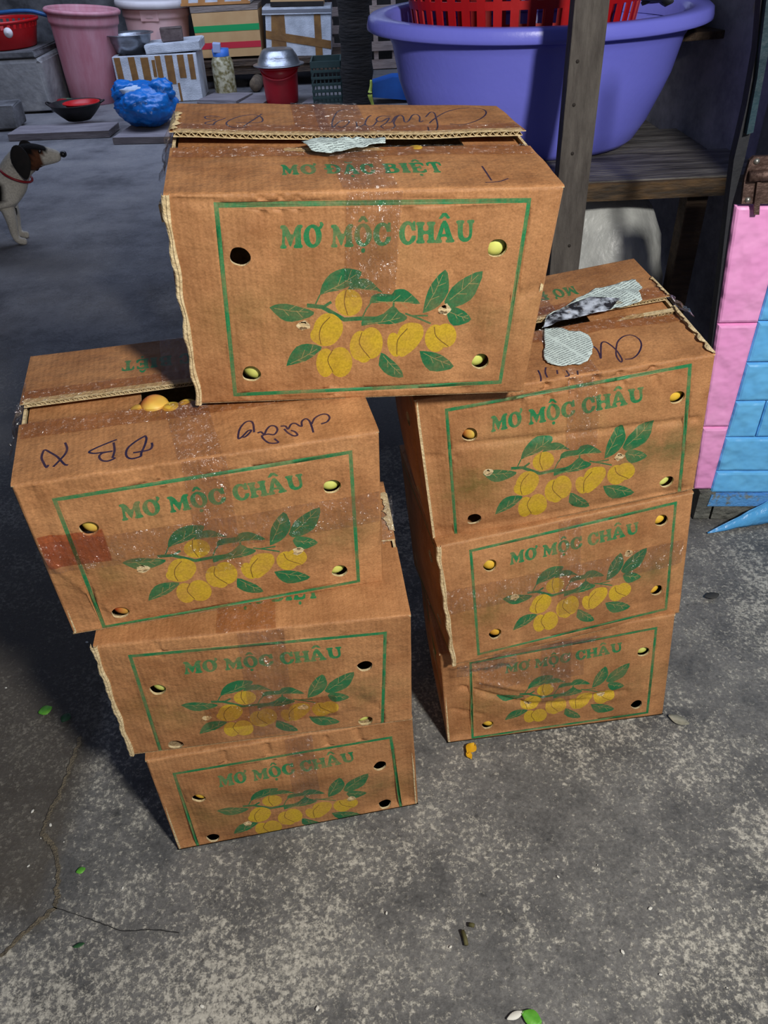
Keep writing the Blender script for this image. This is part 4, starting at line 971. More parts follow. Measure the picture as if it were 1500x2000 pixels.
def build_box(k):
    c = CORN[k]; org = (c['FBL'] + c['FBR'] + c['BBL'] + c['BBR']) / 4; root = empty('cardboard_box', org)
    tag(root, BOXLABEL[k], 'box', 'stacked cardboard fruit boxes')
    Hh = np.linalg.norm((c['FTL'] + c['FTR'] - c['FBL'] - c['FBR']) / 2)
    # front
    Qf = Quad(c['FTL'], c['FTR'], c['FBL'], c['FBR'], BW, Hh, 'LRBT'); QUADS[k, 'front_panel'] = Qf
    Qf.px(0, 0)
    feats = [(f[0], Qf.px(*f[1]), Qf.px(*f[2])) + tuple(f[3:]) for f in FEAT[k]]
    Qf.disp = make_disp(Qf, 0.004, feats)
    FH = homog(UNIT, [Qf.px(*p) for p in FRAMES[k]])
    paints = [([happ(FH, p) for p in poly], mi) for poly, mi in DESIGN]
    rr = random.Random(ord(k))
    for (u, v, kind, where) in HOLES[k]:
        x, y = Qf.px(u, v); x = min(max(x, .016), BW - .016); y = min(max(y, .015), Hh - .015)
        ph = rr.uniform(0, 6); poly = [(x + (0.0118 + 0.0007 * math.sin(3 * a + ph)) * math.cos(a), y + (0.0118 + 0.0007 * math.sin(2 * a + ph)) * math.sin(a)) for a in np.linspace(0, 2 * math.pi, 28)[:-1]]
        paints.append((poly, -1))
        if kind and kind != 'dark':
            P = Qf(x, y) - Qf.n * (0.004 + 0.0205 + 0.001)
            dx, dy = {'upper right': (0.0, -.001), 'upper left': (0.006, -.004), 'lower left': (.006, -.002), 'lower right': (-.005, -.001)}[where]
            sh = (Qf.c[3] - Qf.c[2]) / BW * dx + np.array([0, 0, 1.0]) * dy
            apricot(kind, P + sh, '%s apricot behind the %s vent hole of %s' % (APN[kind], where, BOXPLACE[k]), rr.uniform(.92, 1.0))
    torn_pts = []
    for (u, v) in TORN[k]:
        x, y = Qf.px(u, v); torn_pts.append((x, y))
        lp = [(x + rr.uniform(.006, .010) * math.cos(a), y + rr.uniform(.005, .009) * math.sin(a)) for a in np.linspace(0, 2 * math.pi, 11)[:-1]]
        paints.append((lp, 7))
        paints.append(([(x + rr.uniform(.002, .0055) * math.cos(a), y + .0025 + rr.uniform(.0015, .004) * math.sin(a)) for a in np.linspace(0, 2 * math.pi, 9)[:-1]], -1))
    PANELS[k, 'front_panel'] = panel('front_panel', root, org, Qf, 96, 58, paints, PRINT_MATS, 0.004, np.linalg.inv(FH))
    for (x, y) in torn_pts:      # ragged bits of liner standing out of the hand-torn grip holes
        vs = []; fs = []
        for q in range(3):
            a = rr.uniform(3.6, 5.8); p0 = np.array([x, y]) + .006 * np.array([math.cos(a), math.sin(a)]); b = len(vs)
            for (du, dv, o_) in ((-.003, 0, .0005), (.003, .001, .0005), (.002, .005, .004), (-.001, .0065, .0055), (-.003, .004, .003)):
                vs.append(Qf(p0[0] + du, p0[1] + dv, o_) - org)
            fs += [tuple(range(b, b + 5))]
        link('torn_liner', mesh_py('torn_liner', vs, fs), LINER, PANELS[k, 'front_panel'])
    # sides: printed border and two vent holes each
    for side in ('L', 'R'):
        if side == 'L': q4 = (c['BTL'], c['FTL'], c['BBL'], c['FBL'])
        else: q4 = (c['FTR'], c['BTR'], c['FBR'], c['BBR'])
        hs = (np.linalg.norm(q4[0] - q4[2]) + np.linalg.norm(q4[1] - q4[3])) / 2
        Qs = Quad(*q4, BD, hs, 'LRBT'); QUADS[k, 'side' + side] = Qs
        fs_ = []
        if k == 'G' and side == 'L': fs_ = [('c', (.12, .17), (.30, .11), -.010, .010), ('c', (.2, .22), (.31, .19), .004, .01)]
        if k == 'A' and side == 'L': fs_ = [('c', (.1, .1), (.3, .16), .004, .05)]
        Qs.disp = make_disp(Qs, 0.009 if k != 'E' else 0.014, fs_)
        a0, a1, b0, b1, t = 0.03, BD - 0.028, 0.012, hs - 0.02, 0.0045
        pp = [([(a0, b0), (a1, b0), (a1, b0 + t), (a0, b0 + t)], 1), ([(a0, b1 - t), (a1, b1 - t), (a1, b1), (a0, b1)], 1), ([(a0, b0), (a0 + t, b0), (a0 + t, b1), (a0, b1)], 1), ([(a1 - t, b0), (a1, b0), (a1, b1), (a1 - t, b1)], 1)]
        for hx in (0.065, BD - 0.065):
            for hy in (0.22, 0.75):
                if (hx > .2) == (side == 'L') or hy < .5:
                    pp.append(([(hx + .0118 * math.cos(a), hs * hy + .0118 * math.sin(a)) for a in np.linspace(0, 2 * math.pi, 20)[:-1]], -1))
        panel('side_panel', root, org, Qs, 26, 20, pp, PRINT_MATS, 0.004)
    Qb = Quad(c['BTR'], c['BTL'], c['BBR'], c['BBL'], BW, Hh, 'LRBT'); Qb.disp = make_disp(Qb, 0.004, [])
    panel('back_panel', root, org, Qb, 16, 10, [], PRINT_MATS, 0.004)
    Qo = Quad(c['FBL'], c['FBR'], c['BBL'], c['BBR'], BW, BD, ''); 
    Qo.c = [p + np.array([0, 0, .0015]) for p in Qo.c]
    panel('bottom_panel', root, org, Qo, 6, 4, [], [CARD_PLAIN, LINER], 0.0)
    # lid: two long flaps meeting over two short ones
    lf, lb = LIFT.get(k, (0.0, 0.0)); upv = np.array([0, 0, 1.0]); FRF, FRB = 0.455, 0.515
    mid = lambda s_, f: c['FT' + s_] + (c['BT' + s_] - c['FT' + s_]) * f
    covered = k in 'CDFG'
    lowr = 0.0
    fl = {}
    FRF = {'B': .40, 'A': .445, 'E': .44}.get(k, FRF); hf = BD * FRF; hb = BD * (1 - FRB)
    Q1 = Quad(mid('L', FRF) + upv * lf, mid('R', FRF) + upv * lf, c['FTL'], c['FTR'], BW, hf, 'B')
    Q2 = Quad(c['BTL'], c['BTR'], mid('L', FRB) + upv * lb, mid('R', FRB) + upv * lb, BW, hb, 'T')
    QUADS[k, 'front'] = Q1; QUADS[k, 'back'] = Q2
    if k == 'A':
        Q2.disp = lambda x, y: 0.004 * math.sin(math.pi * x / BW) * -(1 - y / hb) + 0.0012 * noise.noise(Vector((x * 14, y * 20, 3.0)))
        Q1.disp = lambda x, y: -0.004 * math.exp(-((x - .20) / .05) ** 2) * (y / hf) ** 2 + 0.0015 * noise.noise(Vector((x * 14, y * 20, 8.0))) * min(1, y / .02)
    elif k == 'E':
        Q1.disp = lambda x, y: -0.006 * math.exp(-((x - .43) / .05) ** 2) * (y / hf) + 0.002 * noise.noise(Vector((x * 14, y * 20, 5.0))) * min(1, y / .02)
    else:
        Q1.disp = lambda x, y: 0.0015 * noise.noise(Vector((x * 14, y * 20, 8.0 + ord(k)))) * min(1, y / .02)
    for nm, Qx, hh in (('front', Q1, hf), ('back', Q2, hb)):
        pp = []
        tf, rt_ = TEXTFLAP[k]
        if tf == nm: pp += flap_text('MƠ ĐẶC BIỆT', BW * .5, hh * (.47 if nm == 'front' else .50), 0.19, 0.034, rt_)
        for key in ((k, nm), (k, nm + '2')):
            if key in WRITING:
                wd2, fx, strokes = WRITING[key]
                for st in strokes:
                    q = [Qx.px(*fx(*p)) for p in smooth_line(st, 4)]
                    pp += [(poly, MI['marker']) for poly in ribbon(q, wd2)]
        PANELS[k, nm] = panel('top_flap', root, org, Qx, 48, 16, pp, PRINT_MATS, 0.0009 if k in LIFT else 0.003)
    for s_, o_ in (('L', 'R'), ('R', 'L')):
        f0, b0_ = c['FT' + s_] * .985 + c['FT' + o_] * .015, c['BT' + s_] * .985 + c['BT' + o_] * .015
        fr = {'A': .40 if s_ == 'L' else .18, 'B': .34 if s_ == 'L' else .30, 'E': .3}.get(k, .33)
        f1, b1 = c['FT' + s_] * (1 - fr) + c['FT' + o_] * fr, c['BT' + s_] * (1 - fr) + c['BT' + o_] * fr
        dn = -upv * 0.007
        ins = lambda p, q, a: p * (1 - a) + q * a
        q4 = [ins(b0_, f0, .03) + dn, ins(b1, f1, .03) + dn, ins(f0, b0_, .03) + dn, ins(f1, b1, .03) + dn]
        if s_ == 'R': q4 = [q4[1], q4[0], q4[3], q4[2]]
        Qm = Quad(*q4, BW * fr, BD * .94, '')
        panel('inner_flap', root, org, Qm, 6, 8, [], [CARD_PLAIN, LINER], 0.003)
    if k in LIFT:
        bdir = (c['FTL'] - c['BTL']); bdir = bdir / np.linalg.norm(bdir)
        sg = (lambda a: Q2.disp(a * BW, 0.0)) if Q2.disp else None
        zig_edge('corrugated_edge', PANELS[k, 'back'], org, Q2.base(0.004, 0), Q2.base(BW - .004, 0), bdir, Q2.n, 0.0055 if k != 'B' else .0048, LINER, 0.0088 if k == 'A' else 0.006, sag=sg)
        zig_edge('corrugated_edge', PANELS[k, 'front'], org, Q1.base(BW - .004, hf) - Q1.n * .001, Q1.base(.004, hf) - Q1.n * .001, -bdir, Q1.n, 0.0038, LINER, 0.006)
    # glued corner joint with its cut edge showing
    if k in 'ACF':
        e0, e1 = c['FTL'], c['FBL']; L = np.linalg.norm(e0 - e1); xd = (c['FTR'] - c['FTL']); xd = xd / np.linalg.norm(xd)
        ph = ord(k); n = 64; vs = []; fs = []
        for i in range(n + 1):
            a = i / n; p = e0 * (1 - a) + e1 * a
            wv = 0.0012 * math.sin(a * 34 + ph) + 0.0022 * noise.noise(Vector((a * 9, ph, 0)))
            wdt = 0.0045 + 0.0012 * math.sin(a * 21 + 1.3)
            for (dx, dn_) in ((-.0028 + wv, -.006), (-.0028 + wv, .0010 + .0006 * math.sin(a * 90)), (-.0012 + wv, .0024), (wdt * .35 + wv, .0022), (wdt * .5 + wv * .6, .0034), (wdt + wv * .4, .0016), (wdt + .001, -.003)):
                vs.append(p + xd * dx + Qf.n * dn_ - org)
        for i in range(n):
            for j in range(6): q = i * 7 + j; fs.append((q, q + 7, q + 8, q + 1))
        link('joint_edge', mesh_py('joint_edge', vs, fs), LINER, root)
    return root, org
ROOTS = {k: build_box(k) for k in 'ABCDEFG'}
def tape(k, qn, x0, x1, y0, y1, m=None, skew=0.0, nm='tape_strip', wr=0.0006, off=0.0012):
    Qx = QUADS[k, qn]; root, org = ROOTS[k]; sd = random.uniform(0, 50)
    def fn(u, v):
        y = y0 + (y1 - y0) * (1 - (1 - v) ** 1.6 if qn == 'front_panel' else v); x = x0 + (x1 - x0) * u + skew * v
        x = min(max(x, 0.0), Qx.w); y = min(max(y, 0.0), Qx.h)
        return Qx(x, y, off + wr * (abs(noise.noise(Vector((x * 90 + sd, y * 28, 1.0)))) * 2 + 1.6 * (1 - abs(noise.noise(Vector((x * 45 + sd, y * 9, 6.0))))) ** 8))
    return strip_on(nm, PANELS[k, qn], org, fn, max(6, int(abs(x1 - x0) / .002)), max(6, int(abs(y1 - y0) / .003)), m or TAPE)
def tape_px(k, qn, pa, pb, m=None, skew_px=0, **kw):
    a = QUADS[k, qn].px(*pa); b = QUADS[k, qn].px(*pb); return tape(k, qn, a[0], b[0], a[1], b[1], m, **kw)
HB = BD * .485
def Hq(k): return QUADS[k, 'front_panel'].h
# centre tapes over lid and front
for k, xa, xb, low in (('A', .195, .258, .55), ('B', .195, .250, .30), ('C', .195, .262, .05), ('D', .225, .272, .30), ('E', .225, .275, .52), ('F', .205, .245, .25), ('G', .19, .25, .30)):
    tape(k, 'front_panel', xa, xb, Hq(k) * low, Hq(k), skew=.004)
    if k in 'ABE':
        HF = QUADS[k, 'front'].h; tape(k, 'front', xa, xb, .001, HF, skew=-.010); tape(k, 'back', xa - .01, xb - .01, 0, HB)
# tapes along the lid seam
for k in 'ABE':
    HF = QUADS[k, 'front'].h; tape(k, 'front', .004, BW - .004, HF - .036, HF, TAPE_DARK); tape(k, 'back', .004, BW - .004, 0, .036, TAPE_DARK)
tape('A', 'back', .155, .20, .03, HB, TAPE_DARK)
tape('C', 'front', .17, .255, .0, .09, TAPE_DARK)
# wide tapes across fronts
tape('B', 'front_panel', .002, .448, .125, .178, off=.0016)
tape('B', 'front_panel', .006, .085, .135, .19, TAPE_RED, off=.0022)
tape('F', 'front_panel', .002, .44, .125, .178, off=.0016)
tape('C', 'front_panel', .13, .33, .045, .10, TAPE_DARK)
tape_px('G', 'front_panel', (930, 1345), (1130, 1270))
def film(k, P, U, Vv, nu, nv, amp, seed):
    """loose crumpled clear film, a part of the box it sticks to"""
    root, org = ROOTS[k]; P, U, Vv = (np.asarray(a, float) for a in (P, U, Vv)); n = np.cross(U, Vv); n = n / np.linalg.norm(n)
    def fn(u, v):
        e = 1 + .25 * noise.noise(Vector((u * 3, v * 3, seed + 9)))
        return P + U * (u - .5) * e + Vv * (v - .5) * e + n * amp * noise.noise(Vector((u * 4, v * 4, seed))) + n * amp * .5 * noise.noise(Vector((u * 11, v * 11, seed)))
    return strip_on('film_scrap', root, org, fn, nu, nv, FILM)
cA, cB, cE, cF, cG = (CORN[q] for q in 'ABEFG')
film('A', cA['FTL'] * .45 + cA['BTL'] * .55 + np.array([-.006, 0, -.01]), (.014, .02, .05), (.0, .07, .01), 10, 12, .008, 3)
film('B', cB['FTL'] * .5 + cB['BTL'] * .5 + np.array([-.008, 0, -.01]), (.016, .01, .05), (-.01, .09, .01), 10, 12, .008, 5)
film('B', cB['FTR'] * .45 + cB['FBR'] * .55 + np.array([.008, .0, 0]), (.016, .01, .01), (.0, .01, .06), 8, 10, .006, 8)
film('E', cE['FTR'] * .45 + cE['BTR'] * .55 + np.array([.012, 0, -.006]), (.03, .02, -.03), (-.02, .10, .0), 10, 14, .008, 12)
film('F', cF['FBL'] * .86 + cF['FBR'] * .14 + np.array([0, -.008, -.012]), (.11, .008, .012), (.0, .012, -.045), 18, 10, .010, 15)
film('F', cF['FBL'] * .6 + cF['FBR'] * .4 + np.array([0, -.004, -.004]), (.2, .02, .015), (.0, .006, -.02), 22, 6, .006, 19)
def torn_edge(k, qn, side, y0, y1, wd_, seed):
    """peeled liner curling along the end of a lid flap"""
    Qx = QUADS[k, qn]; root, org = ROOTS[k]; x0 = 0.0 if side == 'L' else Qx.w; sg = 1 if side == 'L' else -1
    def fn(u, v):
        y = y0 + (y1 - y0) * v; wob = .5 + .9 * abs(noise.noise(Vector((v * 5, seed, 0)))) + .3 * noise.noise(Vector((v * 17, seed, 3)))
        return Qx.base(x0 + sg * (u * wd_ * wob - .002), y) + Qx.n * (.0025 + .004 * math.sin(u * 3) * wob - .003 * (1 - u))
    strip_on('torn_edge', PANELS[k, qn], org, fn, 5, 28, LINER)
torn_edge('E', 'front', 'R', .0, QUADS['E', 'front'].h, .012, 1.0); torn_edge('E', 'back', 'R', .0, .07, .010, 2.0)
torn_edge('A', 'back', 'L', .0, .09, .016, 3.0); torn_edge('C', 'back', 'R', .02, .12, .018, 4.0)
# apricots showing through the open seams
QB2 = QUADS['B', 'front']; QA1 = QUADS['A', 'front']
for n_, (u, v, kd, lab) in enumerate(((264, 803, 'red', 'small red-blushed apricot at the left of the open lid seam, upper left box'), (298, 795, 'red', 'largest red-blushed apricot standing up in the open lid seam, upper left box'), (330, 801, 'yellow', 'yellow apricot in the middle of the open lid seam, upper left box'), (362, 795, 'yellow', 'yellow-green apricot deep in the lid seam, half under the topmost box'))):
    P = plane_hit(u, v + 2, QB2.c[0], QB2.n) - QB2.n * (.015, .010, .013, .015)[n_] + np.array([0, .012, 0]); apricot(kd, P, lab, (.85, 1.05, .9, .95)[n_])
P = plane_hit(812, 292, QA1.c[0], QA1.n) - QA1.n * .015 + np.array([0, .012, 0]); apricot('yellow', P, 'yellow apricot peeping through the lid gap of the topmost box', .9)
# ---------------------------------------------------------------- the yard behind
PINKP = mat('faded_pink_plastic', srgb(206, 150, 160), srgb(190, 120, 132), 3, .5, .15, 30, stretch=(3, 3, .7))
PINKL = mat('pale_pink_plastic', srgb(236, 196, 192), srgb(228, 176, 172), 3, .45)
WHITEP = mat('white_plastic_lid', srgb(232, 226, 226), srgb(216, 208, 208), 5, .45)
ALU = mat('dull_aluminium', srgb(170, 174, 180), srgb(148, 152, 158), 9, .32, .1, 60, metal=.85)
STYRO = mat('styrofoam', srgb(214, 220, 228), srgb(176, 182, 190), 7, .85, .3, 90)
BTAPE = mat('brown_packing_tape', srgb(150, 110, 62), srgb(122, 88, 52), 9, .35, .2, 30)
BLUEP = mat('blue_plastic_sheet', srgb(8, 92, 172), srgb(20, 118, 204), 6, .28, 1.0, 11)
REDB = mat('red_bucket_plastic', srgb(176, 20, 36), srgb(150, 14, 28), 4, .4)
CRATE = mat('dark_green_plastic', srgb(40, 62, 62), srgb(52, 76, 74), 8, .5)
BLACKM = mat('sooty_iron', srgb(24, 23, 24), srgb(44, 42, 42), 8, .5, .2, metal=.3)
TRUNK = mat('palm_trunk_bark', srgb(20, 19, 20), srgb(40, 36, 34), 4, .95, 1.0, 10, stretch=(1, 1, 6))
def bucket(name, u, v, rt_px, rb_px, h_px, m, label, cat, tilt=(0, 0, 0), lid=None, n=48, z=0.0, handle=None, ribs=True):
    b = gp(u, v, z); s = mpp(b); b = b + np.array([0, rb_px * s * .95, 0]); s = mpp(b)
    r0, r1, h = rb_px * s, rt_px * s, h_px * s * 1.02
    root = empty(name, b); root.rotation_euler = tilt; tag(root, label, cat)
    f = lambda t: r0 + (r1 - r0) * t
    pr = [(0, .004), (r0 * .97, .004), (r0, .015)]
    for t in (.3, .6, .8): pr.append((f(t), h * t))
    if ribs: pr += [(f(.84), h * .84), (f(.845) + .012, h * .85), (f(.87) + .012, h * .87)]
    pr += [(f(1) + .004, h * .97)]
    pin = [(f(.97) - .012, h * .97), (f(.5) - .012, h * .5), (r0 - .012, .03), (0, .025)]
    lathe_obj('bucket_wall', pr + pin, m, root, n=n)
    lathe_obj('bucket_rim', [(f(1) - .014, h * .965), (f(1) + .025, h * .955), (f(1) + .028, h * .985), (f(1) + .015, h), (f(1) - .012, h), (f(1) - .014, h * .965)], m, root, n=n)
    return root, r1, h, s
def bowl_prof(r, h, t=.006, lip=.02): return [(0, 0), (r * .62, 0), (r * .70, h * .08), (r * .86, h * .5), (r * .95, h * .92), (r, h), (r + lip, h), (r + lip, h + t), (r - .004, h + t), (r * .90, h * .6), (r * .68, h * .12 + t), (0, t)]
# pink bin
bucket('pink_bin', 177, 206, 62, 46, 150, PINKP, 'tall faded pink plastic bin beside the concrete block', 'bin', (0, math.radians(5), 0))
# blue hose arching over to the bin
HOSE = mat('blue_hose', srgb(34, 92, 150), srgb(28, 80, 132), 8, .4)
Yh = 8.35
hp = [yp(u, v, Yh) for u, v in ((-90, 40), (-40, 28), (0, 25), (30, 22), (60, 22), (82, 27), (98, 32), (112, 36))]
loc = np.array([hp[3][0], hp[3][1], 0]); o = tube_obj('garden_hose', rel([np.array(p) for p in smooth_line([tuple(p) for p in hp], 5)], loc), .018, HOSE); o.location = loc
tag(o, 'blue garden hose running into the pink bin', 'hose')
# concrete block, slab and red basket
cb = gp(58, 222); s = mpp(cb)
blk_h = 92 * s; bw_ = 1.15
blk = box_obj('concrete_block', (cb[0] + .22 - bw_ / 2, cb[1] + .35, blk_h / 2), (bw_, .7, blk_h), CONC, None, None, .03, .012); tag(blk, 'rough grey concrete block at the left of the yard', 'block')
sl = box_obj('cement_slab', (cb[0] + .18 - bw_ / 2, cb[1] + .33, blk_h + .035), (bw_ + .02, .66, .05), CONC_D, None, None, .008, .006); tag(sl, 'dark broken cement slab on top of the concrete block', 'slab')
zt = blk_h + .062
bc = yp(-6, 60, cb[1] + .33); rbk = yp(70, 42, cb[1] + .33)[0] - bc[0]
rk = empty('red_washing_basket', (bc[0], cb[1] + .33, zt)); tag(rk, 'red plastic basket on the cement slab beside the wall', 'basket')
hbk = 46 * s
lathe_obj('basket_wall', [(0, 0), (rbk * .8, 0), (rbk * .84, .01), (rbk * .95, hbk * .72)], REDP, rk, n=48)
slotted_wall(rk, rbk * .95, rbk * .985, hbk * .2, 1, 40, REDP, 'slotted_band', hbk * .70)
lathe_obj('basket_rim', [(rbk * .97, hbk * .9), (rbk * 1.02, hbk * .9), (rbk * 1.03, hbk), (rbk * .97, hbk), (rbk * .97, hbk * .9)], REDP, rk, n=48)
p = yp(16, 64, cb[1] + .33 - rbk * .92); o = lathe_obj('white_knob', [(0, .02), (.03, .012), (.04, 0), (.03, -.01)], WHITEP, rk, n=16); o.location = p - np.array(rk.location) ; o.rotation_euler = (math.pi / 2, 0, 0)
# lidded pale pink bucket and the blue drum behind it
root, r1, h, s = bucket('lidded_bucket', 318, 176, 60, 48, 134, PINKL, 'pale pink bucket with a white lid behind the foam box', 'bucket', (0, math.radians(2), 0))
lathe_obj('lid', [(0, h + .03), (r1 * .9, h + .035), (r1 + .05, h + .03), (r1 + .06, h + .02), (r1 + .06, h - .03), (r1 + .04, h - .03), (r1 + .04, h + .005), (0, h + .01)], WHITEP, root, n=48)
box_obj('lid_clip', (-.0, -r1 * .96, h - .085), (.17, .03, .09), PINKL, root, (math.radians(6), 0, 0))
db = yp(284, 4, 9.3); dr = empty('blue_drum', (db[0], 9.75, 0)); tag(dr, 'blue plastic drum behind the lidded bucket', 'drum')
DRB = mat('drum_blue', srgb(18, 44, 128), srgb(14, 34, 104), 5, .4)
rd = 46 * mpp(db)
lathe_obj('drum_body', [(0, 0), (rd, 0), (rd, .25), (rd * 1.03, .27), (rd, .29), (rd, .52), (rd * 1.03, .54), (rd, .56), (rd, .84), (rd * .96, .86), (0, .86)], DRB, dr, n=40)
lathe_obj('drum_lid', [(0, .87), (rd * .9, .87), (rd * 1.02, .86), (rd * 1.02, .90), (rd * .9, .90), (rd * .88, .885), (0, .885)], DRB, dr, n=40)
# taped foam box with a steel basin, a loose lid and a brick
fb = gp(312, 200); s = mpp(fb); fwd, fht = 158 * s, 80 * s
fx = empty('foam_box', (fb[0] + .02, fb[1] + .22, 0)); fx.rotation_euler = (0, 0, .03); tag(fx, 'white foam box striped with brown tape, basin on its top', 'box')
for nm, c_, s_ in (('box_wall', (0, -.20, fht / 2), (fwd, .04, fht)), ('box_wall', (0, .20, fht / 2), (fwd, .04, fht)), ('box_wall', (-fwd / 2 + .02, 0, fht / 2), (.04, .36, fht)), ('box_wall', (fwd / 2 - .02, 0, fht / 2), (.04, .36, fht)), ('box_bottom', (0, 0, .02), (fwd - .08, .36, .04))):
    box_obj(nm, c_, s_, STYRO, fx, None, .006)
for i, (a, w_, t0, t1) in enumerate(((-.44, .055, .35, .98), (-.27, .06, .3, .98), (-.12, .07, .22, .96), (.04, .05, .1, .98), (.17, .07, .38, .98), (.31, .06, .5, .98), (.43, .05, .46, .98), (-.02, .03, .55, .9), (-.35, .02, .0, .5), (.24, .02, 0, .4))):
    box_obj('tape_band', (a * fwd, -.2215, fht * (t0 + t1) / 2), (w_ * fwd * 1.3, .003, fht * (t1 - t0)), BTAPE, fx, (0, random.uniform(-.03, .03), 0), .0008)
lidp = yp(345, 119, fb[1] + .16)
ld_ = box_obj('foam_slab', (lidp[0], fb[1] + .22, fht + .048), (104 * s, .40, .075), STYRO, None, (0, math.radians(-2), .05), .012, .004); tag(ld_, 'loose white foam slab lying on the taped foam box', 'slab')
bkp = yp(341, 108, fb[1] + .12); BRK = mat('dark_brick', srgb(84, 70, 68), srgb(104, 90, 86), 14, .9, .5, 40)
o = box_obj('old_brick', (bkp[0], fb[1] + .16, fht + .088 + .055), (40 * s, .13, .105), BRK, None, (0, 0, .18), .006, .004); tag(o, 'dark brick lying on the loose foam slab', 'brick')
bsn = yp(262, 117, fb[1] + .2); rbs = 42 * s
o = lathe_obj('steel_basin', bowl_prof(rbs, 31 * s), ALU, None, (bsn[0], fb[1] + .2, fht + .004), n=48); tag(o, 'dull steel basin standing on the taped foam box', 'basin')
# rack of wooden beams carrying the cartons
YR = 8.75
rz = float(yp(520, 113, YR)[2]); x0_, x1_ = yp(375, 113, YR)[0], yp(700, 113, YR)[0]
rack = empty('wooden_rack', ((x0_ + x1_) / 2, YR + .25, 0)); tag(rack, 'low dark wooden rack under the cartons', 'rack')
for d in (-.22, .0, .22): box_obj('rack_board', (0, d + .0, rz - .025), (x1_ - x0_, .2, .045), WOOD_D, rack, None, .004, .003)
box_obj('rack_beam', (0, -.27, rz - .085), (x1_ - x0_, .06, .08), WOOD_D, rack, None, .004, .003)
for a in (-.46, 0, .46):
    for d in (-.26, .26): box_obj('rack_leg', (a * (x1_ - x0_), d, (rz - .07) / 2), (.09, .09, rz - .075), WOOD_D, rack, None, .004)
KRAFT = mat('tan_carton_board', srgb(206, 168, 118), srgb(196, 156, 106), 6, .75)
GRN = mat('green_stripe', srgb(20, 158, 88), None, rough=.6); RED_S = mat('red_stripe', srgb(200, 40, 60), None, rough=.6)
# striped carton (slightly skewed by its load)
def skew_box(name, pxq, Y, dep, mats_, label, cat):
    q = [yp(u, v, Y) for u, v in pxq]; loc = (q[2] + q[3]) / 2 + np.array([0, dep / 2, 0]); loc[2] = min(q[2][2], q[3][2])
    root = empty(name, loc); tag(root, label, cat); return root, [p - loc for p in q]
def quad_box(name, q, y0, dep, m, parent, grow=0.0):
    TL, TR, BL, BR = q
    f = [np.array([p[0], y0, p[2]]) for p in (BL, BR, TR, TL)]
    return prism(name, f, (0, dep, 0), m, parent)
ct, q = skew_box('striped_carton', [(373, 27), (503, 19), (390, 114), (512, 108)], YR, .4, None, 'tan carton with a green and a red stripe on the rack', 'carton')
quad_box('carton_body', q, -.2, .4, KRAFT, ct)
def band(q, t0, t1, y, th, m, nm, parent):
    TL, TR, BL, BR = q; a = lambda L, H, t: L + (H - L) * t
    return quad_box(nm, [a(BL, TL, t1), a(BR, TR, t1), a(BL, TL, t0), a(BR, TR, t0)], y, th, m, parent)
band(q, .575, .715, -.2025, .003, GRN, 'green_stripe', ct); band(q, .195, .335, -.2025, .003, RED_S, 'red_stripe', ct)
pk, q2 = skew_box('grey_plank', [(370, 14), (503, 8), (372, 26), (503, 18)], YR, .4, None, 'grey wooden plank on top of the striped carton', 'plank')
quad_box('plank_board', q2, -.2, .4, WOOD, pk)
fbx, q3 = skew_box('foam_box', [(352, -70), (490, -74), (352, 13), (488, 7)], YR, .4, None, 'white foam box bound with orange tape on the grey plank', 'box')
quad_box('box_body', q3, -.18, .38, STYRO, fbx)
OTAPE = mat('orange_packing_tape', srgb(196, 140, 84), srgb(176, 122, 70), 9, .4)
band(q3, .0, .07, -.186, .006, OTAPE, 'tape_band', fbx)
TL, TR, BL, BR = q3
for a in (.06, .3, .58, .92):
    mixx = lambda A, B, t: A + (B - A) * t
    quad_box('tape_band', [mixx(TL, TR, a - .05), mixx(TL, TR, a + .05), mixx(BL, BR, a - .05), mixx(BL, BR, a + .05)], -.184, .003, OTAPE, fbx)
# second foam box
f2, q = skew_box('foam_box', [(518, 30), (646, 27), (521, 110), (647, 108)], YR, .4, None, 'white foam box crossed by brown tapes on the rack', 'box')
quad_box('box_body', q, -.2, .4, STYRO, f2); TL, TR, BL, BR = q
def strip4(a0, a1, b0, b1, y, nm):   # from (a along top) to (b along bottom)
    return quad_box(nm, [TL + (TR - TL) * a0, TL + (TR - TL) * a1, BL + (BR - BL) * b0, BL + (BR - BL) * b1], y, .003, BTAPE, f2)
strip4(.09, .29, .08, .32, -.2025, 'tape_band'); strip4(.74, .84, .76, .87, -.2025, 'tape_band')
band([TL + (BL - TL) * .36, TR + (BR - TR) * .64, TL + (BL - TL) * .56, TR + (BR - TR) * .84], 0, 1, -.205, .003, BTAPE, 'tape_band', f2)
l2, q = skew_box('foam_slab', [(512, 15), (646, 12), (512, 29), (647, 26)], YR, .4, None, 'white foam slab closing the cross-taped foam box', 'slab')
quad_box('lid_slab', q, -.215, .43, STYRO, l2); GREYT = mat('grey_tape', srgb(120, 122, 128), None, rough=.5)
band(q, .25, .7, -.218, .003, GREYT, 'tape_band', l2)
t2, q = skew_box('tan_parcel', [(528, -60), (632, -60), (528, 13), (632, 11)], YR, .34, None, 'dark and tan wrapped parcel on top of the cross-taped foam box', 'parcel')
quad_box('parcel_body', q, -.17, .34, KRAFT, t2); band(q, .0, .13, -.174, .004, DARK, 'dark_band', t2)
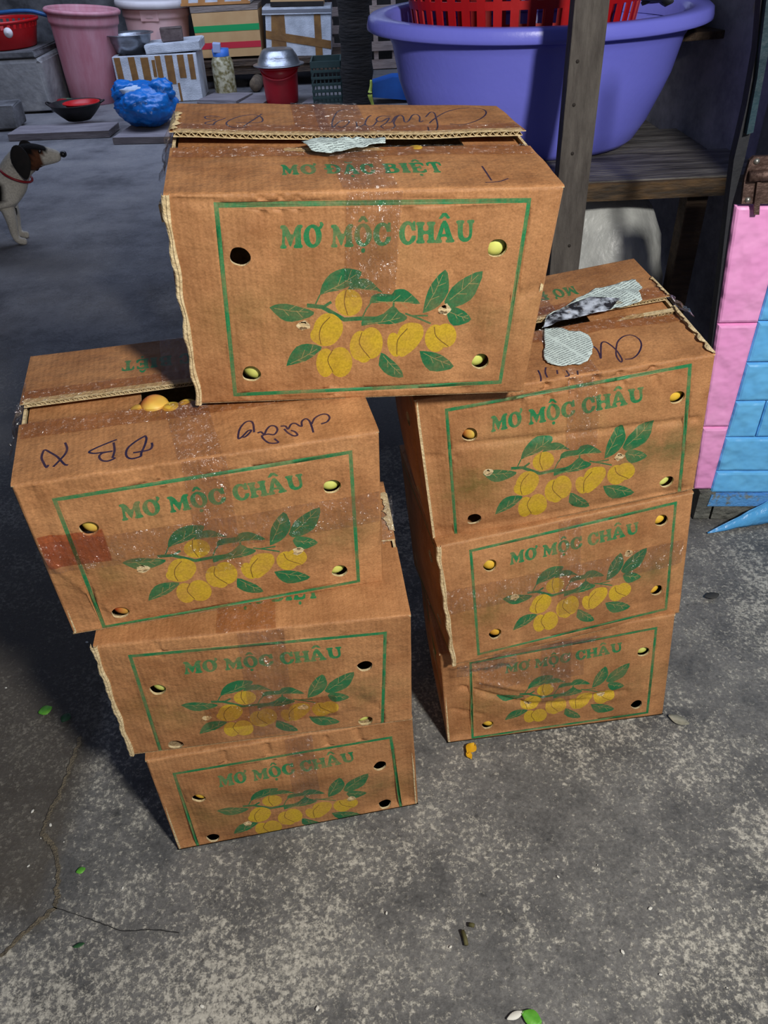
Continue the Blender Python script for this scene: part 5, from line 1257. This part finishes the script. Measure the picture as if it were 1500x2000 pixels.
# jar of pickles with a blue cap
jb = gp(440, 189); s = mpp(jb); rj = 21 * s
jr = empty('pickle_jar', (jb[0], jb[1] + rj, .003)); tag(jr, 'clear plastic jar of pale pickles with a blue cap', 'jar')
PICK = mat('pale_pickles', srgb(196, 190, 160), srgb(120, 110, 64), 22, .5, .5, 30, lo=.42, hi=.6)
hj = 66 * s
lathe_obj('jar_body', [(0, 0), (rj * .96, 0), (rj, .02), (rj, hj * .82), (rj * .86, hj * .95), (rj * .72, hj)], PICK, jr, n=28)
lathe_obj('jar_cap', [(rj * .74, hj), (rj * .76, hj + .06), (0, hj + .065)], mat('blue_cap', srgb(60, 120, 210), None, rough=.4), jr, n=28)
box_obj('cap_flap', (-rj * .2, -rj * .55, hj + .075), (rj * .7, rj * .5, .08), mat('pale_blue_flap', srgb(170, 184, 220), None, rough=.5), jr, (.1, .1, 0), .008)
# red bucket with an upturned aluminium bowl
root, r1, h, s = bucket('red_bucket', 550, 206, 35, 31, 62, REDB, 'red plastic bucket covered by an upturned aluminium bowl', 'bucket', ribs=False, n=40)
tube_obj('bucket_handle', [(r1 * math.cos(a), -abs(r1 * math.sin(a)) * 1.04, h * .95 - h * .26 * math.sin(a)) for a in np.linspace(.05, math.pi - .05, 18)], .009, REDB, root)
o = lathe_obj('aluminium_bowl', [(r, 27 * s - z) for r, z in bowl_prof(42 * s, 25 * s, .006, .03)], ALU, None, (root.location[0], root.location[1], h + .004), n=48); tag(o, 'upturned aluminium bowl covering the red bucket', 'bowl')
# dark green crate
kb = gp(646, 207); s = mpp(kb); kw, kh, kd = 56 * s, 78 * s, .36
kr = empty('plastic_crate', (kb[0] - .02, kb[1] + kd / 2, 0)); tag(kr, 'dark green slatted plastic crate beside the tree trunk', 'crate')
for i in range(7):
    z = kh * (.04 + i * .145)
    th = .05 if i == 6 else .02
    for (c_, s_) in (((0, -kd / 2, z), (kw, .014, th)), ((0, kd / 2, z), (kw, .014, th)), ((-kw / 2, 0, z), (.014, kd, th)), ((kw / 2, 0, z), (.014, kd, th))): box_obj('crate_rail', c_, s_, CRATE, kr, None, .002)
for a in np.linspace(-.5, .5, 8):
    box_obj('crate_slat', (a * kw * .98, -kd / 2 + .004, kh * .46), (.012, .01, kh * .9), CRATE, kr, None, .002)
box_obj('crate_base', (0, 0, .012), (kw * .97, kd * .97, .02), CRATE, kr)
# tree trunk
tb = gp(701, 214); s = mpp(tb); rtk = 28 * s
bm = bmesh.new(); rings = bm_lathe(bm, [(rtk * (1.06 if k % 4 == 0 else .96) * (1.12 - .05 * min(k / 12, 1)), k * .07) for k in range(38)], 28)
for v in bm.verts:
    f = 1 + .10 * noise.noise(Vector((v.co.x * 9, v.co.y * 9, v.co.z * 3))); v.co.x *= f; v.co.y *= f
o = link('tree_trunk', mesh_bm('tree_trunk', bm), TRUNK, None, True); o.location = (tb[0], tb[1] + rtk, -.01); tag(o, 'black ringed tree trunk rising in the yard', 'tree')
# upright wooden pallet
PALW = mat('pale_pallet_wood', srgb(168, 152, 146), srgb(140, 124, 118), 5, .85, .5, 16, stretch=(1, 7, 7))
YPAL = 9.5
pl_ = empty('wooden_pallet', (yp(705, 100, YPAL)[0], YPAL, 0)); tag(pl_, 'weathered wooden pallet standing upright behind the trunk', 'pallet')
xa, xb = yp(640, 60, YPAL)[0] - pl_.location[0], yp(900, 60, YPAL)[0] - pl_.location[0]
for (va, vb) in ((-18, -4), (12, 30), (48, 64), (83, 101), (118, 136), (150, 166)):
    za, zb_ = float(yp(705, va, YPAL)[2]), float(yp(705, vb, YPAL)[2])
    box_obj('pallet_slat', ((xa + xb) / 2, 0, (za + zb_) / 2), (xb - xa, .022, za - zb_), PALW, pl_, None, .003, .003)
zt_ = float(yp(705, -30, YPAL)[2])
for u in (648, 734, 770, 880):
    x_ = yp(u, 80, YPAL)[0] - pl_.location[0]; box_obj('pallet_block', (x_, .06, zt_ / 2), (.05, .09, zt_), PALW, pl_, None, .003)
# blue scoop and a pale green stalk
BLUEC = mat('bright_blue_plastic', srgb(12, 96, 190), srgb(10, 84, 172), 6, .4)
Yd = 7.6; qd = [yp(*p, Yd) for p in ((726, 190), (728, 163), (766, 151), (800, 150), (800, 196))]
loc = np.array([qd[0][0], Yd, 0]); qd = [p - loc for p in qd]; zmin = min(p[2] for p in qd)
for p in qd: p[2] -= zmin
o = prism('blue_scoop', qd, (0, .22, 0), BLUEC); o.location = loc + np.array([0, 0, max(zmin, .002)]); tag(o, 'bright blue plastic scoop behind the purple tub', 'scoop')
STALK = mat('pale_green_stalk', srgb(186, 200, 90), srgb(160, 176, 70), 20, .6)
Ys = 7.2; st = [yp(*p, Ys) for p in ((731, 206), (727, 190), (722, 172), (724, 155), (724, 143))]; loc = np.array([st[0][0], Ys, 0])
st = rel(st, loc); zs = st[0][2]; st = [(a, b, c - zs + .012) for a, b, c in st]
o = tube_obj('plant_stalk', [tuple(p) for p in smooth_line(st, 4)], [.014, .013, .012, .012, .012, .013, .016, .018, .020, .018, .013, .012, .011, .011, .010, .010, .008], STALK); o.location = loc; tag(o, 'pale green stalk standing beside the blue scoop', 'stalk')
# blue plastic bag
bb = gp(283, 272); s = mpp(bb); rbx, rbz = 62 * s, 40 * s
bgz = .05
bag = empty('plastic_bag', (bb[0], bb[1] + .26, bgz)); tag(bag, 'full blue plastic bag on the plank beside the foam box', 'bag')
crumple('bag_body', (0, 0, rbz * .92), (rbx * .92, .25, rbz * .98), BLUEP, 4.7, .15, 5, bag, -rbz * .86, 1.9)
for sx_ in (-.5, .5): crumple('bag_handle', (rbx * sx_, -.02, rbz * 1.55), (.12, .09, .075), BLUEP, 2.2 + sx_, .3, 4, bag, None, 1.8)
WHT = mat('white_paper_scraps', srgb(190, 206, 226), srgb(160, 180, 206), 12, .6)
crumple('white_wrapper', (-.06, -.08, rbz * 1.62), (.10, .06, .035), WHT, 8.2, .3, 3, bag); crumple('white_wrapper', (.14, -.05, rbz * 1.66), (.05, .04, .04), WHT, 5.2, .3, 3, bag)
# planks lying on the ground
PLK = mat('damp_grey_plank', srgb(112, 106, 112), srgb(140, 134, 138), 5, .8, .5, 14, stretch=(1, 6, 6))
def plank(pa, pb, wid, th, label, rz=None, m=PLK):
    a, b = gp(*pa), gp(*pb); d = b - a; L = np.linalg.norm(d); ang = math.atan2(d[1], d[0]); c_ = (a + b) / 2 + np.array([-math.sin(ang), math.cos(ang), 0]) * wid / 2
    o = box_obj('ground_plank', (c_[0], c_[1], th / 2 + .001), (L, wid, th), m, None, (0, 0, ang), .004, .003); tag(o, label, 'plank', 'planks on the yard floor'); return o
plank((222, 282), (345, 279), .62, .045, 'plank under the blue plastic bag')
plank((18, 276), (215, 268), .30, .05, 'long mossy plank in front of the black wok')
plank((385, 203), (462, 204), .40, .03, 'short plank under the pickle jar')
plank((466, 207), (515, 207), .45, .025, 'short pale plank between the jar and the red bucket')
plank((590, 206), (618, 206), .3, .02, 'short plank end between the red bucket and the crate')
o = box_obj('stone_slab', (*gp(5, 250)[:2], .10), (.34, .3, .17), CONC_D, None, (0, 0, .1), .01, .008); tag(o, 'dark stone slab beside the long mossy plank', 'slab')
# log end under the rack
lg = gp(500, 181); s = mpp(lg); o = lathe_obj('log_end', [(0, 0), (11 * s, 0), (12 * s, .02), (12 * s, .5), (0, .5)], mat('log_wood', srgb(120, 104, 84), srgb(86, 74, 62), 20, .9), None, (lg[0], lg[1] + .02, 12 * s + .002), n=20, rot=(-math.pi / 2, 0, 0)); tag(o, 'round log lying end-on under the rack', 'log')
# black wok holding a red dish, small green bowl
wk = gp(150, 253); s = mpp(wk); rw = 50 * s
wroot = empty('iron_wok', (wk[0], wk[1] + rw * .6, .052)); tag(wroot, 'black iron wok standing on the ground', 'wok')
lathe_obj('wok_shell', [(0, 0), (rw * .45, .0), (rw * .66, 9 * s), (rw * .88, 20 * s), (rw, 29 * s), (rw * 1.03, 29.5 * s), (rw * .98, 30 * s), (rw * .86, 22 * s), (rw * .6, 11 * s), (0, 5 * s)], BLACKM, wroot, n=48)
for sg_ in (-1, 1): tube_obj('wok_handle', [(sg_ * rw * (1.0 + .12 * math.sin(a)), rw * .16 * math.cos(a), 29 * s + .012 * math.sin(a)) for a in np.linspace(0, math.pi, 9)], .008, BLACKM, wroot)
o = lathe_obj('red_dish', bowl_prof(rw * .66, 10 * s, .006, .01), REDP, None, (wk[0] + .05, wk[1] + rw * .6, .052 + 19 * s), n=40); tag(o, 'red plastic dish lying in the black wok', 'dish')
gb = gp(120, 216); s = mpp(gb); o = lathe_obj('green_bowl', bowl_prof(19 * s, 13 * s, .006, .005), mat('dull_green_plastic', srgb(92, 116, 92), None, rough=.5), None, (gb[0], gb[1] + .1, .004), n=32); tag(o, 'small dull green bowl at the foot of the pink bin', 'bowl')
o = crumple('red_cloth', (gb[0] - .01, gb[1] + .1, 13 * s - .01), (12 * s, .06, 6 * s), REDB, 3.0, .3, 3); tag(o, 'crumpled red cloth in the small green bowl', 'cloth')
# ---------------------------------------------------------------- dog
DY = float(gp(45, 470)[1]) + .02
def dp(u, v, dy=0.0):
    p = yp(u, v, DY); return np.array([p[0], DY + dy, p[2]])
zoff = float(dp(45, 468)[2])
sd = mpp(dp(45, 400))
def dogmesh():
    V = []; E = []; R = []
    def add(p, r, par=None):
        V.append(tuple(p)); R.append(r); i = len(V) - 1
        if par is not None: E.append((par, i))
        return i
    px = lambda u, v, dy=0.0: dp(u, v, dy) - np.array([0, 0, zoff])
    hip = add(px(-105, 372), (34 * sd, 34 * sd))
    bel = add(px(-50, 372), (36 * sd, 37 * sd), hip)
    che = add(px(5, 372), (33 * sd, 43 * sd), bel)
    fro = add(px(27, 356), (24 * sd, 32 * sd), che)
    nk = add(px(27, 334), (25 * sd, 29 * sd), fro)
    hd = add(px(52, 306), (27 * sd, 30 * sd), nk)
    ey = add(px(78, 304), (19 * sd, 21 * sd), hd)
    mz = add(px(100, 306), (12 * sd, 15 * sd), ey)
    ns = add(px(121, 306), (9 * sd, 10 * sd), mz)
    for sgn, off in ((-1, 0.0), (1, 0.0)):
        d = sgn * 20 * sd; o = -9 if sgn > 0 else 0
        s1 = add(px(22 + o, 402, d), (15 * sd, 19 * sd), che); e1 = add(px(31 + o, 428, d), (11 * sd, 13 * sd), s1)
        w1 = add(px(36 + o, 452, d), (8.5 * sd, 9 * sd), e1); p1 = add(px(43 + o, 464, d - .005), (8 * sd, 6.5 * sd), w1); add(px(61 + o, 466, d - .005), (7 * sd, 5 * sd), p1)
        h1 = add(px(-112, 402, d), (18 * sd, 24 * sd), hip); k1 = add(px(-100, 425, d), (10 * sd, 13 * sd), h1); ho = add(px(-122, 445, d), (7 * sd, 8 * sd), k1); hp2 = add(px(-116, 466, d), (6.5 * sd, 5.5 * sd), ho); add(px(-100, 467, d), (6 * sd, 4.5 * sd), hp2)
    t1 = add(px(-140, 350), (8 * sd, 8 * sd), hip); t2 = add(px(-165, 320), (6 * sd, 6 * sd), t1); add(px(-170, 290), (4 * sd, 4 * sd), t2)
    me = bpy.data.meshes.new('dog_body'); base = np.array([float(dp(-40, 400)[0]), DY, 0.0])
    me.from_pydata([tuple(np.array(v) - base) for v in V], E, []); me.update()
    ob = bpy.data.objects.new('dog_body', me); COL.objects.link(ob)
    md = ob.modifiers.new('skin', 'SKIN'); md.use_smooth_shade = True
    for i, s_ in enumerate(me.skin_vertices[0].data): s_.radius = (max(R[i][0], .001), max(R[i][1], .001)); s_.use_root = (i == 0)
    ob.modifiers.new('sub', 'SUBSURF').levels = 2
    dg = bpy.context.evaluated_depsgraph_get(); ev = ob.evaluated_get(dg); m2 = bpy.data.meshes.new_from_object(ev)
    bpy.data.objects.remove(ob); return m2, base
dm, dbase = dogmesh()
# coat patches in the dog's own space
att = dm.color_attributes.new('coat', 'FLOAT_COLOR', 'POINT')
Wc, Bk, Br = srgb(196, 190, 178), srgb(16, 13, 13), srgb(92, 56, 38)
def dloc(u, v): p = dp(u, v) - np.array([0, 0, zoff]) - dbase; return p
for i, v in enumerate(dm.vertices):
    u_, vv_ = proj(np.array(v.co) + dbase + np.array([0, 0, zoff])); jit = 4 * noise.noise(Vector(v.co) * 30)
    c = Wc
    if 28 + jit < u_ < 86 + jit and vv_ < 336 + jit and (vv_ - 336) < (u_ - 28) * .35: c = Br if (62 < u_ < 84 and vv_ > 298) else Bk
    if 86 + jit <= u_ < 103 + jit and vv_ < 300: c = Bk if u_ < 90 else Wc
    if u_ > 120: c = Bk
    if ((u_ + 16) / 30) ** 2 + ((vv_ - 378) / 24) ** 2 < 1 + jit * .03 or ((u_ + 90) / 40) ** 2 + ((vv_ - 350) / 30) ** 2 < 1: c = Bk
    att.data[i].color = (*c, 1)
FUR, nt, b = newmat('dog_coat')
ca = nd(nt, 'ShaderNodeVertexColor'); ca.layer_name = 'coat'; n1 = nd(nt, 'ShaderNodeTexNoise', i_Scale=60.0, i_Detail=4.0)
nt.links.new(mixc(nt, 1.0, ca.outputs[0], ramp(nt, n1.outputs[0], [(.3, (.8,) * 3), (.7, (1.12,) * 3)]), 'MULTIPLY'), b.inputs['Base Color']); b.inputs['Roughness'].default_value = .85; b.inputs['Specular IOR Level'].default_value = .15
bp2 = nd(nt, 'ShaderNodeBump', i_Strength=.4, i_Distance=.01); nt.links.new(n1.outputs[0], bp2.inputs['Height']); nt.links.new(bp2.outputs[0], b.inputs['Normal'])
dog = empty('dog', (dbase[0], dbase[1], .002)); tag(dog, 'white dog with a black and brown head and a red collar, looking right', 'dog')
link('dog_body', dm, FUR, dog, True)
EARM = mat('dog_ear_fur', srgb(14, 11, 11), srgb(26, 20, 18), 40, .9); NOSE = mat('dog_nose', srgb(16, 15, 17), None, rough=.35); EYE = mat('dog_eye', srgb(20, 14, 10), None, rough=.1)
for sgn in (-1, 1):
    p0 = dloc(46, 296) + np.array([0, sgn * 20 * sd, 0]); bm = bmesh.new(); bmesh.ops.create_uvsphere(bm, u_segments=16, v_segments=12, radius=1)
    for v in bm.verts:
        z = v.co.z; w_ = (1 - .35 * max(0, -z)); v.co = Vector((v.co.x * 18 * sd * w_ - 2 * sd * z, v.co.y * 5 * sd + sgn * 5 * sd * (-z), z * 29 * sd))
    o = link('dog_ear', mesh_bm('dog_ear', bm), EARM, dog, True); o.location = p0 + np.array([0 * sd, sgn * 5 * sd, -14 * sd])
    e = dloc(83, 294) + np.array([0, sgn * 15 * sd, 0]); o = lathe_obj('dog_eye', [(0, 3 * sd), (2.2 * sd, 2 * sd), (3 * sd, 0), (2.2 * sd, -2 * sd), (0, -3 * sd)], EYE, dog, n=12); o.location = e
bm = bmesh.new(); bmesh.ops.create_uvsphere(bm, u_segments=14, v_segments=10, radius=1); bmesh.ops.scale(bm, vec=(6 * sd, 7.5 * sd, 6 * sd), verts=bm.verts)
o = link('dog_nose', mesh_bm('dog_nose', bm), NOSE, dog, True); o.location = dloc(124, 302)
nkc = dloc(32, 341); COLR = mat('red_collar', srgb(140, 18, 28), None, rough=.5)
pts = [(nkc[0] + 25 * sd * math.cos(a), nkc[1] + 28 * sd * math.sin(a), nkc[2] - 14 * sd * math.cos(a)) for a in np.linspace(0, 2 * math.pi, 33)]
tube_obj('dog_collar', pts, 2.2 * sd, COLR, dog)
# ---------------------------------------------------------------- paper scraps on the boxes
def scrap(px_poly, Qs, label, lift=.003, amp=.002, seed=1.0, extra=(), m_extra=None):
    cl = px_poly + [px_poly[0]]; fine_ = [(a[0] + (b[0] - a[0]) * t / 4, a[1] + (b[1] - a[1]) * t / 4) for a, b in zip(cl[:-1], cl[1:]) for t in range(4)]
    poly = [Qs.px(*p) for p in fine_]
    poly = [(p[0] + .0022 * noise.noise(Vector((i * .83, seed, 0))), p[1] + .0022 * noise.noise(Vector((i * .83, seed, 5)))) for i, p in enumerate(poly)]
    if area2(poly) < 0: poly = poly[::-1]
    xs_ = [p[0] for p in poly]; ys_ = [p[1] for p in poly]; V = [Vector(p) for p in poly]; n0 = len(V)
    for x in np.arange(min(xs_), max(xs_), .004):
        for y in np.arange(min(ys_), max(ys_), .004): V.append(Vector((x, y)))
    F = [list(range(n0))]; fm = [0]
    for ep, mi in extra:
        e = [Qs.px(*p) for p in ep]; e = e if area2(e) > 0 else e[::-1]; b0 = len(V); V += [Vector(p) for p in e]; F.append(list(range(b0, len(V)))); fm.append(mi)
    r = delaunay_2d_cdt(V, [], F, 0, 1e-6); fs = []; mi_ = []
    for t, o in zip(r[2], r[5]):
        if 0 in o: fs.append(tuple(t)); mi_.append(fm[max(o)])
    loc = Qs.base(sum(xs_) / len(xs_), sum(ys_) / len(ys_))
    vs = [Qs.base(p.x, p.y) + Qs.n * (lift + amp * noise.noise(Vector((p.x * 40, p.y * 40, seed))) + amp * .6 * noise.noise(Vector((p.x * 110, p.y * 110, seed)))) - loc for p in r[0]]
    me = mesh_py('newspaper_scrap', vs, fs); me.polygons.foreach_set('material_index', mi_)
    uvl = me.uv_layers.new(name='metric'); uvl2 = None
    for lp in me.loops: q = r[0][lp.vertex_index]; uvl.data[lp.index].uv = (q.x, q.y)
    o = link('newspaper_scrap', me, [PAPER, PIC, CARD_PLAIN], None, True); o.location = loc
    md = o.modifiers.new('thickness', 'SOLIDIFY'); md.thickness = .0003
    tag(o, label, 'paper'); return o
PIC = mat('printed_picture', srgb(196, 206, 222), srgb(24, 24, 34), 48, .75, lo=.40, hi=.56, detail=8)
QE1, QE2, QA1_, QA2_ = QUADS['E', 'front'], QUADS['E', 'back'], QUADS['A', 'front'], QUADS['A', 'back']
scrap([(1046, 648), (1075, 646), (1095, 653), (1118, 653), (1135, 662), (1141, 680), (1138, 698), (1128, 712), (1112, 719), (1098, 718), (1080, 722), (1062, 720), (1050, 715), (1043, 703), (1046, 680)], QE1, 'round torn newspaper scrap stuck on the front lid flap', .0035, .0012, 2.0)
scrap([(1040, 655), (1052, 628), (1100, 603), (1150, 575), (1210, 562), (1235, 558), (1250, 572), (1240, 580), (1248, 596), (1220, 606), (1180, 616), (1130, 628), (1080, 640)], Quad(QE2.c[0], QE2.c[1], QE1.c[2], QE1.c[3], BW, BD, ''), 'long torn newspaper strip with a picture tucked in the lid seam', .0085, .003, 5.0, [([(1040, 660), (1052, 632), (1100, 606), (1140, 592), (1200, 594), (1180, 616), (1130, 630), (1080, 642)], 1)])
scrap([(600, 284), (640, 279), (700, 281), (735, 279), (763, 279), (765, 290), (748, 292), (728, 298), (700, 299), (660, 307), (622, 303), (612, 295)], Quad(QA2_.c[0], QA2_.c[1], QA1_.c[2], QA1_.c[3], BW, BD, ''), 'crumpled newspaper strip in the lid gap of the topmost box', .007, .003, 9.0)
# ---------------------------------------------------------------- litter on the floor
LEAF = mat('fresh_leaf_bit', srgb(80, 156, 46), srgb(112, 184, 60), 40, .5); DLEAF = mat('dark_leaf_bit', srgb(34, 74, 40), srgb(48, 96, 52), 40, .5)
PETAL = mat('yellow_petal', srgb(226, 176, 24), srgb(206, 150, 20), 40, .6); TWIG = mat('brown_green_twig', srgb(74, 72, 40), srgb(96, 90, 54), 60, .8); FLK = mat('white_grain', srgb(222, 220, 210), None, rough=.6)
def leafbit(name, u, v, lw, lh, m, rz, label, cat, curl=.25, n=7):
    p = gp(u, v); s = mpp(p); L, W_ = lw * s, lh * s; vs = []; fs = []
    for i in range(n + 1):
        t = i / n; w_ = W_ * math.sin(math.pi * min(max(t, .04), .97)) ** .8 * .5
        for j in (-1, 0, 1): vs.append(((t - .5) * L, j * w_, .0015 + curl * W_ * .35 * (abs(j)) + .12 * L * (t - .5) ** 2))
    for i in range(n):
        for j in range(2): q = i * 3 + j; fs.append((q, q + 3, q + 4, q + 1))
    o = link(name, mesh_py(name, vs, fs), m, None, True); o.location = (p[0], p[1], .001); o.rotation_euler = (0, 0, rz)
    md = o.modifiers.new('thickness', 'SOLIDIFY'); md.thickness = .0006; md.offset = 1; tag(o, label, cat); return o
leafbit('leaf_bit', 90, 1390, 26, 24, LEAF, .5, 'bright green leaf bit on the dark floor beside the left stack', 'leaf')
leafbit('leaf_bit', 130, 1404, 22, 20, DLEAF, 1.2, 'dull green leaf bit in the shadow of the left stack', 'leaf')
leafbit('leaf_bit', 159, 1702, 18, 14, LEAF, .4, 'small bright green leaf bit beside the floor crack', 'leaf')
leafbit('leaf_bit', 155, 1848, 22, 9, DLEAF, .3, 'slim dark green leaf bit below the floor crack', 'leaf')
leafbit('leaf_bit', 1038, 1990, 40, 30, DLEAF if False else LEAF, -.5, 'green leaf piece at the bottom edge of the picture', 'leaf')
leafbit('paper_bit', 1006, 1985, 36, 14, FLK, .35, 'white paper bit beside the green leaf piece', 'paper')
leafbit('flower_petal', 920, 1466, 26, 22, PETAL, .9, 'yellow crumpled petal in front of the right stack', 'petal', .9)
leafbit('flower_petal', 916, 1478, 18, 12, PETAL, 2.0, 'smaller yellow petal bit beside the crumpled petal', 'petal', .9)
leafbit('brown_chip', 1325, 1408, 40, 22, mat('pale_chip', srgb(170, 166, 148), srgb(130, 128, 112), 60, .8), -.6, 'pale flat chip on the floor right of the right stack', 'chip', .1)
leafbit('brown_chip', 1390, 1166, 30, 18, mat('dark_chip', srgb(60, 60, 58), None, rough=.8), .2, 'dark chip on the floor beside the right stack', 'chip', .3)
for (ua, va, ub, vb, lab) in ((903, 1818, 911, 1846, 'longer twig bit lying on the front floor'), (916, 1806, 926, 1808, 'short twig bit above the longer one')):
    a, b = gp(ua, va, .004), gp(ub, vb, .004); loc = (a + b) / 2; o = tube_obj('twig', rel([a, (a + b) / 2 + np.array([.001, 0, .001]), b], loc), .0036, TWIG); o.location = loc; tag(o, lab, 'twig')
bmf = bmesh.new(); bmesh.ops.create_icosphere(bmf, subdivisions=1, radius=.0032); bmesh.ops.scale(bmf, vec=(1, .6, .35), verts=bmf.verts); FM = mesh_bm('grain_fleck', bmf); FM.materials.append(FLK)
FL = [(12, 1344), (64, 1585), (80, 1638), (56, 1692), (99, 1612), (125, 1645), (240, 1735), (170, 1255), (1167, 1690), (1090, 1713), (1270, 1775), (1395, 1776), (1290, 1904), (620, 1970), (150, 1850), (880, 1850), (1216, 1860), (1420, 1930), (755, 1784), (395, 1966)]
for i, (u, v) in enumerate(FL):
    o = bpy.data.objects.new('grain_fleck', FM); COL.objects.link(o); p = gp(u, v); o.location = (p[0], p[1], .0012); o.rotation_euler = (0, 0, i * 1.3); o.scale = (1 + .5 * math.sin(i * 2.1),) * 2 + (1,)
    tag(o, 'tiny white grain fleck lying on the concrete floor', 'fleck', 'white grain flecks on the floor')
